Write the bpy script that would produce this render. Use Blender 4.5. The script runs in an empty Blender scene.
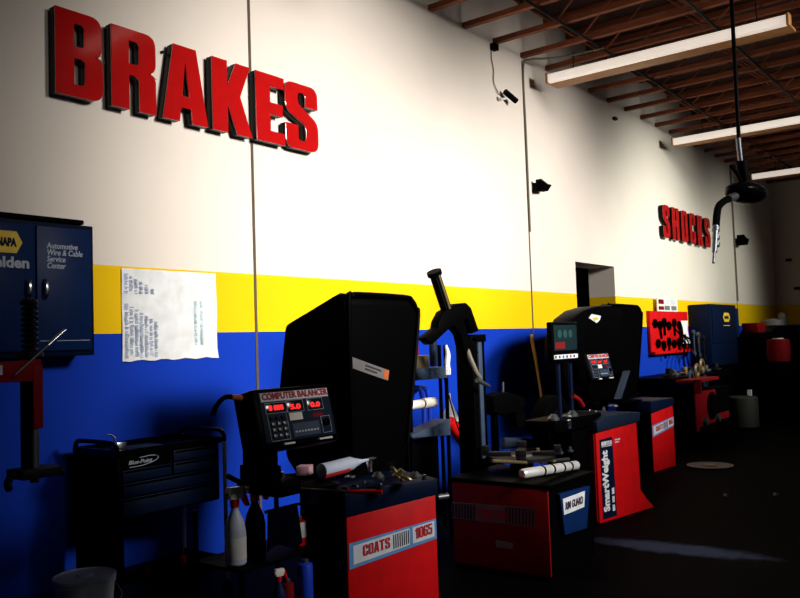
import bpy, bmesh, math, random
from mathutils import Matrix, Vector
import numpy as np
random.seed(7)
scn = bpy.context.scene
PI = math.pi
# ------------------------------------------------------------------ camera
F, YAW, PITCH, ROLL = 821.43, .91392, .05375, -.033626
CAM = np.array([0, -5, 1.65])
fwd = np.array([math.sin(YAW)*math.cos(PITCH), math.cos(YAW)*math.cos(PITCH), math.sin(PITCH)])
rgt0 = np.array([math.cos(YAW), -math.sin(YAW), 0]); up0 = np.cross(rgt0, fwd)
rgt = math.cos(ROLL)*rgt0 + math.sin(ROLL)*up0
upv = -math.sin(ROLL)*rgt0 + math.cos(ROLL)*up0
cd = bpy.data.cameras.new('camera'); cam = bpy.data.objects.new('camera', cd); scn.collection.objects.link(cam)
cd.sensor_width = 36; cd.lens = F*36/800; cd.clip_start = .05; cd.clip_end = 200
M = Matrix.Identity(4)
for i in range(3):
    M[i][0], M[i][1], M[i][2], M[i][3] = rgt[i], upv[i], -fwd[i], CAM[i]
cam.matrix_world = M
scn.camera = cam
def _ray(px, py): return fwd + rgt*(px-400)/F + upv*(299-py)/F
def _on(px, py, ax, v):
    d = _ray(px, py); return Vector(CAM + d*((v-CAM[ax])/d[ax]))
def wx(px, py, v): return _on(px, py, 0, v)
def wy(px, py, v=0.): return _on(px, py, 1, v)
def wz(px, py, v=0.): return _on(px, py, 2, v)

# ------------------------------------------------------------------ materials
def mat(name, col, rough=.5, metal=0., coat=0., emit=None, es=0., noise=.12, scale=9., spec=.5, bump=0., trans=0., alpha=1.):
    m = bpy.data.materials.new(name); m.use_nodes = True
    nt = m.node_tree; b = nt.nodes['Principled BSDF']
    b.inputs['Roughness'].default_value = rough; b.inputs['Metallic'].default_value = metal
    b.inputs['Coat Weight'].default_value = coat; b.inputs['Specular IOR Level'].default_value = spec
    b.inputs['Coat Roughness'].default_value = .08
    b.inputs['Transmission Weight'].default_value = trans
    b.inputs['Alpha'].default_value = alpha
    tc = nt.nodes.new('ShaderNodeTexCoord'); n = nt.nodes.new('ShaderNodeTexNoise')
    n.inputs['Scale'].default_value = scale; n.inputs['Detail'].default_value = 5
    nt.links.new(tc.outputs['Object'], n.inputs['Vector'])
    r = nt.nodes.new('ShaderNodeValToRGB'); c = Vector(col)
    r.color_ramp.elements[0].position = .3; r.color_ramp.elements[1].position = .7
    r.color_ramp.elements[0].color = (*(c*(1-noise)), 1); r.color_ramp.elements[1].color = (*[min(1, v*(1+noise)) for v in c], 1)
    nt.links.new(n.outputs['Fac'], r.inputs['Fac']); nt.links.new(r.outputs['Color'], b.inputs['Base Color'])
    if bump:
        bp = nt.nodes.new('ShaderNodeBump'); bp.inputs['Strength'].default_value = bump; bp.inputs['Distance'].default_value = .01
        nt.links.new(n.outputs['Fac'], bp.inputs['Height']); nt.links.new(bp.outputs['Normal'], b.inputs['Normal'])
    if emit: b.inputs['Emission Color'].default_value = (*emit, 1); b.inputs['Emission Strength'].default_value = es
    return m
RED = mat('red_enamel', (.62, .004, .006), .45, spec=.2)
RED_SHADE = mat('shaded_red_enamel', (.20, .003, .006), .6, spec=.1)  # red enamel with shade painted in; also colours dark red items
SIGNRED = mat('red_acrylic', (.46, .006, .006), .12, coat=.6, noise=.06)
BLACK = mat('black_paint', (.0007, .0007, .0009), .5, spec=.02)
BLACKG = mat('black_gloss', (.0008, .0008, .001), .25, spec=.08)
RUBBER = mat('black_rubber', (.001, .001, .001), .8, spec=.02, bump=.2)
PLAST = mat('black_plastic', (.0007, .0007, .0008), .42, spec=.03, bump=.1)
NAVY = mat('navy_paint', (.0025, .018, .085), .42, spec=.15)
NAVYD = mat('dark_navy_paint', (.0015, .006, .025), .5, spec=.1)
SLATE = mat('slate_blue_plastic', (.008, .016, .035), .55, spec=.1)
SLATEG = mat('grey_blue_steel', (.035, .055, .09), .5, metal=.1, spec=.2)
CHROME = mat('chrome', (.75, .77, .8), .22, metal=1., noise=.05)
STEEL = mat('worn_steel', (.12, .13, .14), .42, metal=.8)
WSTEEL = mat('bright_tube', (.72, .72, .68), .35, metal=.35)
BRASS = mat('brass', (.42, .34, .17), .38, metal=.9)
IRON = mat('cast_iron', (.006, .006, .007), .6, metal=.4, bump=.3, spec=.2)
WHITE = mat('white_plastic', (.78, .77, .72), .5)
CREAM = mat('cream_enamel', (.8, .76, .66), .5)
PAPER = mat('paper', (.82, .82, .80), .8)
LETW = mat('white_lettering', (.8, .8, .82), .6, noise=.03)
LETG = mat('grey_lettering', (.5, .55, .62), .6, noise=.03)
LETD = mat('dark_lettering', (.02, .012, .02), .6, noise=.03)
LETR = mat('red_lettering', (.45, .01, .02), .6, noise=.03)
LABEL = mat('silver_label', (.72, .74, .78), .45)
LABELD = mat('dull_silver_label', (.17, .155, .15), .6)
SKY = mat('sky_blue_band', (.10, .30, .62), .5)
YEL = mat('yellow_paint', (.85, .55, .02), .5)
YELM = mat('muted_yellow_decal', (.6, .45, .06), .6)
BLUEP = mat('blue_plastic', (.01, .05, .55), .4)
LIQR = mat('red_fluid', (.55, .03, .03), .25)
PINK = mat('pink_card', (.7, .38, .45), .7)
FROST = mat('frosted_plastic', (.55, .6, .72), .4)
DARKGLASS = mat('screen_glass', (.008, .02, .022), .15, spec=.5)
LED = mat('red_led', (.2, .0, .0), .4, emit=(1, .015, .015), es=1.2)
SCRGREEN = mat('screen_image', (.01, .03, .03), .4, emit=(.03, .12, .12), es=.35)
SCRRED = mat('screen_red_block', (.05, .0, .0), .4, emit=(.5, .03, .04), es=.4)
ORANGE = mat('orange_grip', (.6, .12, .02), .5)
WOODY = mat('yellow_wood', (.65, .38, .05), .6)
JOIST = mat('joist_wood', (.22, .055, .016), .8, noise=.3, scale=3)
DECK = mat('roof_deck', (.035, .008, .004), .9, noise=.4, scale=2)
TUBE = mat('lit_diffuser', (.8, .78, .72), .4, emit=(1, .86, .74), es=.55)
FIXT = mat('fixture_enamel', (.42, .19, .06), .5)
CABLE = mat('cable', (.14, .12, .08), .6)
SEAM = mat('joint_sealant', (.09, .06, .035), .8)
CLOTHM = mat('dark_rag', (.001, .0015, .006), .9, spec=.02)
OLIVE = mat('olive_drum', (.009, .010, .005), .7)
BUCKET = mat('dimmed_white_plastic', (.42, .47, .52), .5)  # white plastic with the low light dimmed into its colour
POSTERINK = mat('poster_print', (.32, .38, .52), .8, noise=.5, scale=40)
POSTERINK2 = mat('poster_print_green', (.42, .62, .66), .8, noise=.4, scale=60)

def wall_mat():
    m = bpy.data.materials.new('wall_paint_bands'); m.use_nodes = True; nt = m.node_tree; b = nt.nodes['Principled BSDF']
    g = nt.nodes.new('ShaderNodeNewGeometry'); s = nt.nodes.new('ShaderNodeSeparateXYZ'); nt.links.new(g.outputs['Position'], s.inputs[0])
    nz = nt.nodes.new('ShaderNodeTexNoise'); nz.inputs['Scale'].default_value = 1.3; nz.inputs['Detail'].default_value = 6
    nt.links.new(g.outputs['Position'], nz.inputs['Vector'])
    d = nt.nodes.new('ShaderNodeMath'); d.operation = 'DIVIDE'; d.inputs[1].default_value = 6.; nt.links.new(s.outputs['Z'], d.inputs[0])
    r = nt.nodes.new('ShaderNodeValToRGB'); r.color_ramp.interpolation = 'CONSTANT'; e = r.color_ramp.elements
    e[0].position = 0; e[0].color = (.0006, .036, .43, 1)
    e[1].position = 1.78/6; e[1].color = (.92, .56, .0, 1)
    w = e.new(2.229/6); w.color = (.84, .745, .635, 1)
    nt.links.new(d.outputs[0], r.inputs[0])
    mx = nt.nodes.new('ShaderNodeMix'); mx.data_type = 'RGBA'; mx.blend_type = 'MULTIPLY'; mx.inputs['Factor'].default_value = 1
    r2 = nt.nodes.new('ShaderNodeValToRGB'); r2.color_ramp.elements[0].position = .3; r2.color_ramp.elements[1].position = .65
    r2.color_ramp.elements[0].color = (.955, .955, .96, 1); r2.color_ramp.elements[1].color = (1, 1, 1, 1)
    nt.links.new(nz.outputs['Fac'], r2.inputs[0])
    nt.links.new(r.outputs[0], mx.inputs[6]); nt.links.new(r2.outputs[0], mx.inputs[7]); nt.links.new(mx.outputs[2], b.inputs['Base Color'])
    b.inputs['Roughness'].default_value = .75; b.inputs['Specular IOR Level'].default_value = .15
    n2 = nt.nodes.new('ShaderNodeTexNoise'); n2.inputs['Scale'].default_value = 60; nt.links.new(g.outputs['Position'], n2.inputs['Vector'])
    bp = nt.nodes.new('ShaderNodeBump'); bp.inputs['Strength'].default_value = .08; bp.inputs['Distance'].default_value = .01
    nt.links.new(n2.outputs['Fac'], bp.inputs['Height']); nt.links.new(bp.outputs[0], b.inputs['Normal'])
    return m
WALL = wall_mat()
def floor_mat():
    m = bpy.data.materials.new('oily_dark_concrete'); m.use_nodes = True; nt = m.node_tree; b = nt.nodes['Principled BSDF']
    g = nt.nodes.new('ShaderNodeNewGeometry')
    n = nt.nodes.new('ShaderNodeTexNoise'); n.inputs['Scale'].default_value = 2.2; n.inputs['Detail'].default_value = 8; n.inputs['Roughness'].default_value = .65
    nt.links.new(g.outputs['Position'], n.inputs['Vector'])
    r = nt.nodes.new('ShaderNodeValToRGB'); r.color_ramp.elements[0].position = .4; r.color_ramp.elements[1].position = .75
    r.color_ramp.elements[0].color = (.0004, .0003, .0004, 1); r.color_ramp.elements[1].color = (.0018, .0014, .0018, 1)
    nt.links.new(n.outputs['Fac'], r.inputs[0])
    # bluish floor sheen painted into the base colour as a noisy streak
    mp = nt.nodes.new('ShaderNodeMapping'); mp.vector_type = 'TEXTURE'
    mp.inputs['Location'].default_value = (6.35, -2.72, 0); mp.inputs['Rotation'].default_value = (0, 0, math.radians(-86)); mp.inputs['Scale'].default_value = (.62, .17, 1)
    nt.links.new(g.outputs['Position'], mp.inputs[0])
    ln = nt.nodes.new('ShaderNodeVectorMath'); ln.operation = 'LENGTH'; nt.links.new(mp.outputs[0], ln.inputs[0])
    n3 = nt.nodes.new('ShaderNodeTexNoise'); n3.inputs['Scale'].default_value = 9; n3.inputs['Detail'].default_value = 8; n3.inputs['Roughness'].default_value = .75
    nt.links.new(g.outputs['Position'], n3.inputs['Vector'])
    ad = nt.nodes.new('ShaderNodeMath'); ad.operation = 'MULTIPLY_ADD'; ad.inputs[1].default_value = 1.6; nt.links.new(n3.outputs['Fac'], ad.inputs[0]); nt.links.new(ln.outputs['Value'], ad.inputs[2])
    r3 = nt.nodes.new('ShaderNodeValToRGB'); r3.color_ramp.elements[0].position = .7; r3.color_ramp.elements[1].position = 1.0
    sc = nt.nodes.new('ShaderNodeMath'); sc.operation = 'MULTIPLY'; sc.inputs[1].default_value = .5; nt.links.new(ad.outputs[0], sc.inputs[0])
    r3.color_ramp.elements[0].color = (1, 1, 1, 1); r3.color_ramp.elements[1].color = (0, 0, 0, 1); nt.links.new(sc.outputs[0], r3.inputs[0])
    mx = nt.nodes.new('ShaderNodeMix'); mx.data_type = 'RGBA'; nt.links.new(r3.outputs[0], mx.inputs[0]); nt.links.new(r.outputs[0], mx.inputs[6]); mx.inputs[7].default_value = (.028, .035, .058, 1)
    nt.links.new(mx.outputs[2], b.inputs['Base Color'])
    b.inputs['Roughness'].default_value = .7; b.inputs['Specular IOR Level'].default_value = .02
    return m
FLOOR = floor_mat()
CONC = mat('grey_green_block_paint', (.22, .22, .16), .8)  # even grey-green for the front and right walls

# ------------------------------------------------------------------ builders
WM = {}
def link(o): scn.collection.objects.link(o); return o
def meta(o, label=None, cat=None, group=None, kind=None):
    if label: o['label'] = label
    if cat: o['category'] = cat
    if group: o['group'] = group
    if kind: o['kind'] = kind
    return o
def thing(name, label, cat, loc=(0, 0, 0), rz=0., group=None):
    o = bpy.data.objects.new(name, None); link(o); o.empty_display_size = .1
    o.location = loc; o.rotation_euler = (0, 0, rz)
    WM[o.name] = Matrix.Translation(Vector(loc)) @ Matrix.Rotation(rz, 4, 'Z')
    return meta(o, label, cat, group)
def frame(o): return WM[o.name]
def finish(me, name, m, parent, loc=None):
    o = bpy.data.objects.new(name, me)
    if m: me.materials.clear(); me.materials.append(m)
    if parent is not None:
        W = WM[parent.name]; me.transform(W.inverted()); o.parent = parent; WM[o.name] = W
    else:
        if loc is None:
            vs = [v.co for v in me.vertices]
            loc = Vector(((min(v.x for v in vs)+max(v.x for v in vs))/2, (min(v.y for v in vs)+max(v.y for v in vs))/2, min(v.z for v in vs)))
        T = Matrix.Translation(Vector(loc)); me.transform(T.inverted()); o.location = loc; WM[o.name] = T
    link(o); WM.setdefault(o.name, Matrix.Identity(4)); return o
class MB:
    def __init__(s, fr=None): s.bm = bmesh.new(); s.M = fr or Matrix.Identity(4)
    def v(s, p): return s.bm.verts.new(s.M @ Vector(p))
    def face(s, vs):
        try: return s.bm.faces.new(vs)
        except ValueError: return None
    def box(s, x0, x1, y0, y1, z0, z1, T=None):
        T = T or Matrix.Identity(4)
        c = [s.v(T @ Vector((x, y, z))) for z in (z0, z1) for x, y in ((x0, y0), (x1, y0), (x1, y1), (x0, y1))]
        for f in ((3, 2, 1, 0), (4, 5, 6, 7), (0, 1, 5, 4), (1, 2, 6, 5), (2, 3, 7, 6), (3, 0, 4, 7)): s.face([c[i] for i in f])
        return s
    def rings(s, rs, cap=True, closed=False):
        R = [[s.v(p) for p in r] for r in rs]; n = len(R[0])
        for a, b in zip(R, R[1:]+([R[0]] if closed else [])):
            for i in range(n): s.face([a[i], a[(i+1) % n], b[(i+1) % n], b[i]])
        if cap and not closed: s.face(R[0][::-1]); s.face(R[-1])
        return s
    def _circ(s, c, d, r, seg, ref=None):
        d = d.normalized(); a = d.orthogonal().normalized() if ref is None else (ref-d*ref.dot(d)).normalized(); b = d.cross(a)
        return [c+a*math.cos(2*PI*i/seg)*r+b*math.sin(2*PI*i/seg)*r for i in range(seg)]
    def cyl(s, p0, p1, r0, r1=None, seg=20):
        p0, p1 = Vector(p0), Vector(p1); r1 = r0 if r1 is None else r1
        return s.rings([s._circ(p0, p1-p0, r0, seg, (p1-p0).orthogonal()), s._circ(p1, p1-p0, r1, seg, (p1-p0).orthogonal())])
    def tube(s, pts, r, seg=10, smooth=True):
        P = [Vector(p) for p in pts]
        if smooth and len(P) > 2:
            Q = []
            for i in range(len(P)-1):
                a, b, c, d = P[max(i-1, 0)], P[i], P[i+1], P[min(i+2, len(P)-1)]
                for k in range(6):
                    t = k/6; Q.append(.5*((2*b)+(c-a)*t+(2*a-5*b+4*c-d)*t*t+(3*b-a-3*c+d)*t**3))
            P = Q+[P[-1]]
        ref = (P[1]-P[0]).orthogonal(); rs = []
        for i, p in enumerate(P):
            d = (P[min(i+1, len(P)-1)]-P[max(i-1, 0)]).normalized()
            ref = (ref-d*ref.dot(d)); ref = ref.normalized() if ref.length > 1e-6 else d.orthogonal().normalized()
            rr = r(i/(len(P)-1)) if callable(r) else r
            rs.append(s._circ(p, d, rr, seg, ref))
        return s.rings(rs)
    def lathe(s, prof, o=(0, 0, 0), ax='Z', seg=24, T=None):
        rs = []
        for r, h in prof:
            ring = []
            for i in range(seg):
                a = 2*PI*i/seg; u, w = math.cos(a)*max(r, 1e-4), math.sin(a)*max(r, 1e-4)
                p = Vector((u, w, h)) if ax == 'Z' else Vector((w, h, u)) if ax == 'Y' else Vector((h, u, w))
                if T is not None: p = T @ p
                ring.append(Vector(o)+p)
            rs.append(ring)
        return s.rings(rs)
    def prism(s, poly, ax, a, b):
        def P(u, w, t): return (t, u, w) if ax == 'X' else (u, t, w) if ax == 'Y' else (u, w, t)
        return s.rings([[P(u, w, a) for u, w in poly], [P(u, w, b) for u, w in poly]])
    def ball(s, c, r, sc=(1, 1, 1), seg=16):
        n = seg//2
        rs = [[Vector(c)+Vector((math.cos(2*PI*i/seg)*math.sin(PI*j/n)*sc[0], math.sin(2*PI*i/seg)*math.sin(PI*j/n)*sc[1], -math.cos(PI*j/n)*sc[2]))*r for i in range(seg)] for j in [.05]+list(range(1, n))+[n-.05]]
        return s.rings(rs)
    def quad(s, pts, th, nrm):
        nrm = Vector(nrm); s.rings([[Vector(p) for p in pts], [Vector(p)+nrm*th for p in pts]]); return s
    def build(s, name, m, parent=None, bevel=0., loc=None, seg=2, **kw):
        bmesh.ops.recalc_face_normals(s.bm, faces=s.bm.faces)
        if bevel:
            es = [e for e in s.bm.edges if len(e.link_faces) == 2 and e.calc_face_angle(0) > .5]
            bmesh.ops.bevel(s.bm, geom=es, offset=bevel, segments=seg, affect='EDGES', profile=.5, clamp_overlap=True)
        me = bpy.data.meshes.new(name); s.bm.to_mesh(me); s.bm.free()
        for p in me.polygons: p.use_smooth = True
        me.set_sharp_from_angle(angle=.6)
        return meta(finish(me, name, m, parent, loc), **kw)
def eval_mesh(cu, Mx, name):
    t = bpy.data.objects.new('tmp', cu); link(t)
    dg = bpy.context.evaluated_depsgraph_get(); dg.update()
    me = bpy.data.meshes.new_from_object(t.evaluated_get(dg)); bpy.data.objects.remove(t)
    me.transform(Mx); me.name = name; return me
def axes(origin, ux, uy):
    ux = Vector(ux).normalized(); uy = Vector(uy); uy = (uy-ux*uy.dot(ux)).normalized(); n = ux.cross(uy); Mx = Matrix.Identity(4)
    for i in range(3): Mx[i][0], Mx[i][1], Mx[i][2], Mx[i][3] = ux[i], uy[i], n[i], origin[i]
    return Mx
def text(body, size, m, parent, origin, ux=(1, 0, 0), uy=(0, 0, 1), bold=0., sx=1., shear=0., fit=None, align='LEFT', th=.0015, name='lettering', line=1.):
    cu = bpy.data.curves.new('txt', 'FONT'); cu.body = body; cu.size = size; cu.offset = bold*size; cu.shear = shear; cu.extrude = th
    cu.align_x = align; cu.space_line = line; cu.resolution_u = 3
    me = eval_mesh(cu, Matrix.Identity(4), name)
    xs = [v.co.x for v in me.vertices]
    if fit:
        w = max(xs)-min(xs); sx = fit/w; me.transform(Matrix.Translation((-min(xs), 0, 0)))
    me.transform(Matrix.Diagonal((sx, 1, 1, 1))); me.transform(axes(origin, ux, uy))
    return finish(me, name, m, parent)
def rpoly(pts):
    out = []; n = len(pts)
    for i, p in enumerate(pts):
        r = p[2] if len(p) > 2 else 0; P = Vector(p[:2])
        if r <= 0: out.append(P); continue
        A = Vector(pts[i-1][:2]); B = Vector(pts[(i+1) % n][:2]); da = (A-P); db = (B-P)
        ra = min(r, da.length*.5 if False else da.length*.98); rb = min(r, db.length*.98)
        a = P+da.normalized()*ra; b = P+db.normalized()*rb
        for k in range(7):
            t = k/6; out.append(a*(1-t)**2+P*2*t*(1-t)+b*t*t)
    return out
GLY = {
 'B': [[(0, 0), (.6, 0, .17), (.6, .5, .1), (.53, .525, .02), (.59, .56, .1), (.59, 1, .17), (0, 1)], [(.23, .14), (.37, .14, .06), (.37, .45, .06), (.23, .45)], [(.23, .59), (.36, .59, .05), (.36, .86, .05), (.23, .86)]],
 'R': [[(0, 0), (.23, 0), (.23, .43), (.33, .43, .06), (.37, .38, .03), (.37, 0), (.6, 0), (.6, .47, .08), (.52, .51, .03), (.6, .56, .08), (.6, 1, .17), (0, 1)], [(.23, .57), (.37, .57, .06), (.37, .86, .06), (.23, .86)]],
 'A': [[(0, 0), (.22, 0), (.24, .19), (.38, .19), (.40, 0), (.62, 0), (.46, 1), (.15, 1)], [(.26, .34), (.36, .34), (.315, .78), (.305, .78)]],
 'K': [[(0, 0), (.23, 0), (.23, .40), (.38, 0), (.62, 0), (.43, .54), (.6, 1), (.37, 1), (.23, .64), (.23, 1), (0, 1)]],
 'E': [[(0, 0), (.47, 0), (.47, .17), (.23, .17), (.23, .42), (.44, .42), (.44, .59), (.23, .59), (.23, .83), (.47, .83), (.47, 1), (0, 1)]],
 'S': [[(0, .36), (0, 0, .18), (.6, 0, .18), (.6, .46, .14), (.23, .69, .08), (.23, .87, .07), (.37, .87, .07), (.37, .67), (.6, .67), (.6, 1, .18), (0, 1, .18), (0, .57, .14), (.37, .38, .08), (.37, .13, .07), (.23, .13, .07), (.23, .36)]],
 'H': [[(0, 0), (.23, 0), (.23, .41), (.37, .41), (.37, 0), (.6, 0), (.6, 1), (.37, 1), (.37, .6), (.23, .6), (.23, 1), (0, 1)]],
 'O': [[(0, 0, .18), (.6, 0, .18), (.6, 1, .18), (0, 1, .18)], [(.23, .13, .07), (.37, .13, .07), (.37, .87, .07), (.23, .87, .07)]],
 'C': [[(0, 0, .18), (.6, 0, .18), (.6, .42), (.37, .42), (.37, .13, .07), (.23, .13, .07), (.23, .87, .07), (.37, .87, .07), (.37, .62), (.6, .62), (.6, 1, .18), (0, 1, .18)]],
}
def glyph_mesh(ch, w, h, depth, bev, Mx, name, inset=0.):
    cu = bpy.data.curves.new('g', 'CURVE'); cu.dimensions = '2D'; cu.fill_mode = 'BOTH'; cu.extrude = depth/2-bev; cu.bevel_depth = bev; cu.bevel_resolution = 1; cu.offset = -bev-inset
    xs = [p[0] for p in GLY[ch][0]]; gw = max(xs)
    for loop in GLY[ch]:
        P = rpoly([(p[0]*w/gw, p[1]*h, (p[2]*h*.9 if len(p) > 2 else 0)) for p in loop])
        sp = cu.splines.new('POLY'); sp.points.add(len(P)-1); sp.use_cyclic_u = True
        for q, p in zip(sp.points, P): q.co = (p.x, p.y, 0, 1)
    me = eval_mesh(cu, Mx @ Matrix.Translation((0, 0, depth/2)), name)
    for p in me.polygons: p.use_smooth = True
    me.set_sharp_from_angle(angle=.5)
    return me
GLY['T'] = [[(.185, 0), (.415, 0), (.415, .83), (.6, .83), (.6, 1), (0, 1), (0, .83), (.185, .83)]]
GLY['U'] = [[(0, 0, .18), (.6, 0, .18), (.6, 1), (.37, 1), (.37, .14, .07), (.23, .14, .07), (.23, 1), (0, 1)]]
GLY['N'] = [[(0, 0), (.22, 0), (.22, .5), (.38, 0), (.6, 0), (.6, 1), (.38, 1), (.38, .5), (.22, 1), (0, 1)]]
GLY['1'] = [[(.15, 0), (.4, 0), (.4, 1), (.2, 1), (.05, .82), (.05, .68), (.15, .72)]]
GLY['0'] = GLY['O']
GLY['6'] = [[(0, 0, .16), (.6, 0, .16), (.6, .60, .14), (.23, .62), (.23, .86, .06), (.38, .86, .05), (.38, .72), (.6, .72), (.6, 1, .16), (0, 1, .16)], [(.23, .14), (.37, .14), (.37, .46), (.23, .46)]]
GLY['5'] = [[(0, .30), (0, 0, .16), (.6, 0, .16), (.6, .64, .16), (.22, .64), (.22, .83), (.57, .83), (.57, 1), (0, 1), (0, .48), (.37, .48, .05), (.37, .14, .05), (.22, .14), (.22, .30)]]
def block(txt, w, h, m, parent, origin, ux=(1, 0, 0), uy=(0, 0, 1), gap=.12, name='lettering'):
    n = len(txt); cw = w/(n+gap*(n-1)); me0 = bmesh.new()
    A = axes(origin, ux, uy); SH = A.copy()
    U = Vector(ux).normalized(); V = Vector(uy).normalized()
    for r in range(3): SH[r][0] = U[r]; SH[r][1] = V[r]
    for i, ch in enumerate(txt):
        if ch == ' ': continue
        me = glyph_mesh(ch, cw, h, .0015, .0, SH @ Matrix.Translation((i*cw*(1+gap), 0, 0)), name)
        me0.from_mesh(me); bpy.data.meshes.remove(me)
    me = bpy.data.meshes.new(name); me0.to_mesh(me); me0.free()
    return finish(me, name, m, parent)
def letter(ch, x0, x1, z0, z1, label, group):
    w, h = x1-x0, z1-z0
    o = thing('channel_letter', label, 'sign letter', ((x0+x1)/2, -.02, z0), group=group)
    finish(glyph_mesh(ch, w, h, .062, .002, axes((x0, -.018, z0), (1, 0, 0), (0, 0, 1)), 'letter_return'), 'letter_return', BLACKG, o)
    finish(glyph_mesh(ch, w, h, .012, .003, axes((x0, -.081, z0), (1, 0, 0), (0, 0, 1)), 'letter_face', -.002), 'letter_face', SIGNRED, o)
    m = MB()
    for fx in (.12*w,):
        for fz in (.1, .9): m.cyl((x0+fx+.01, -.03, z0+fz*h), (x0+fx+.01, .0, z0+fz*h), .012, seg=8)
    m.build('standoff', IRON, o)
    return o

# ------------------------------------------------------------------ setting
XB, XF, YR, ZC = 21.6, -3., -10., 5.95
def struct(mb, name, m, **k): o = mb.build(name, m, **k); o['kind'] = 'structure'; return o
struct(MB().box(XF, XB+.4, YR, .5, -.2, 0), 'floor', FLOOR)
struct(MB().box(XF, XB+.4, YR, .5, ZC, ZC+.15), 'ceiling', DECK)
DX0, DX1, DZ = 10.49, 11.82, 2.70
w = MB(); w.box(XF, DX0, 0, .42, 0, ZC); w.box(DX1, XB+.4, 0, .42, 0, ZC); w.box(DX0, DX1, 0, .42, DZ, ZC)
struct(w, 'wall_left', WALL)
struct(MB().box(XB, XB+.3, YR, 0, 0, ZC), 'wall_back', WALL)
struct(MB().box(XF-.3, XF, YR, .42, 0, ZC), 'wall_front', CONC)
w = MB()
for a, b in ((XF, -1.5), (3.5, 5.), (10, 11.5), (16.5, 18), (20.5, XB)): w.box(a, b, YR-.3, YR, 0, 4.0)
w.box(XF, XB, YR-.3, YR, 4.0, ZC)
struct(w, 'wall_right', CONC)
# passage behind the doorway, its darkness painted in as black walls
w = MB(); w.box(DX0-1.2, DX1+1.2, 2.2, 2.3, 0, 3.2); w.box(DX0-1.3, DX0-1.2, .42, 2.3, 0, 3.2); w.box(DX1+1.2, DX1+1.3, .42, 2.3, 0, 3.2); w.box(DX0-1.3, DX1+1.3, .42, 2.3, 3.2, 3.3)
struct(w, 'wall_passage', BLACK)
for i, (xs, r) in enumerate(((4.56, .013), (9.2, .013), (18.22, .016), (13.9, .004))):
    if i < 3: struct(MB().box(xs-r, xs+r, -.006, .002, 0, 5.2), f'trim_{i+1}', SEAM)
# joists : each an open web truss of two chords and diagonals
jx = 7.19-.67*14; k = 0
while jx < XB-.1:
    j = MB(); j.box(jx-.035, jx+.035, -9.9, -.0, 5.24, 5.30); j.box(jx-.035, jx+.035, -9.9, -.0, 5.86, 5.94)
    for q in range(14):
        y = -.1-q*.7; s = 1 if q % 2 else -1
        j.cyl((jx, y-.35+.35*s, 5.27), (jx, y-.35-.35*s, 5.9), .012, seg=6)
    if jx > 3.5: struct(j, 'joist', JOIST)
    jx += .67
# bridging rods that run along the roof below the joists
for n, yy in enumerate((-.95, -2.25, -3.7)):
    struct(MB().cyl((3, yy, 5.215), (XB, yy, 5.215), .016, seg=8), 'bridging_rod', IRON)

# ceiling light fixtures
def fixture(x, y0, y1, label):
    t = thing('ceiling_light', label, 'ceiling light', (x, (y0+y1)/2, 4.9), group='fluorescent ceiling lights')
    MB().box(x+.05, x+.30, y1, y0, 4.90, 4.93).build('housing', FIXT, t, bevel=.008)
    MB().prism(rp([(-.02, 4.905, .03), (.07, 4.905, .01), (.07, 5.02, .01), (-.02, 5.02, .04)], x), 'Y', y1+.03, y0-.03).build('diffuser', TUBE, t)
    e = MB()
    for ya, yb in ((y0-.03, y0), (y1, y1+.03)): e.box(x-.03, x+.1, ya, yb, 4.895, 5.03)
    e.build('end_cap', FIXT, t, bevel=.004)
    for f in (.12, .88):
        yy = y0+(y1-y0)*f; MB().cyl((x+.08, yy, 4.93), (x+.08, yy, 5.26), .008, seg=8).build('hanger', IRON, t)
def rp(pts, dx): return [(p.x+dx, p.y) for p in rpoly(pts)]
fixture(9.39, -.24, -3.12, 'long fluorescent ceiling light nearest the camera, by the upper centre of the white wall')
fixture(14.02, -.22, -4.4, 'long fluorescent ceiling light in the middle, above the SHOCKS lettering')
fixture(18.5, -.35, -4.4, 'farthest fluorescent ceiling light, above the dark back wall')
fixture(4.86, -.35, -3.2, 'fluorescent ceiling light above the BRAKES lettering, mirrored in its glossy letters')

# ------------------------------------------------------------------ signs
LX = lambda p: wy(p, 100, -.09).x
bx = dict(B=(LX(56), LX(103)), R=(LX(112), LX(156)), A=(LX(163), LX(207.5)), K=(LX(212.6), LX(251.5)), E=(LX(256), LX(284)), S=(LX(285), LX(317)))
LZ0, LZ1 = wy(56, 92, -.09).z, wy(56, 5.6, -.09).z
od = dict(B='first', R='second', A='third', K='fourth', E='fifth', S='last')
for c, (a, b) in bx.items():
    letter(c, a, b, LZ0, LZ1, f'big red block letter {c}, {od[c]} letter of the word BRAKES on the white wall', 'letters spelling BRAKES')
sx = [wy(p, 220, -.09).x for p in (663.0, 672.2, 681.3, 689.6, 697.2, 704.4, 711.6)]; on = ['first', 'second', 'third', 'fourth', 'fifth', 'last']
for i, c in enumerate('SHOCKS'):
    letter(c, sx[i]+.02, sx[i+1]-.13, 3.30, 3.87, f'small distant red block letter {c}, {on[i]} letter of the word SHOCKS', 'letters spelling SHOCKS')

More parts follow.
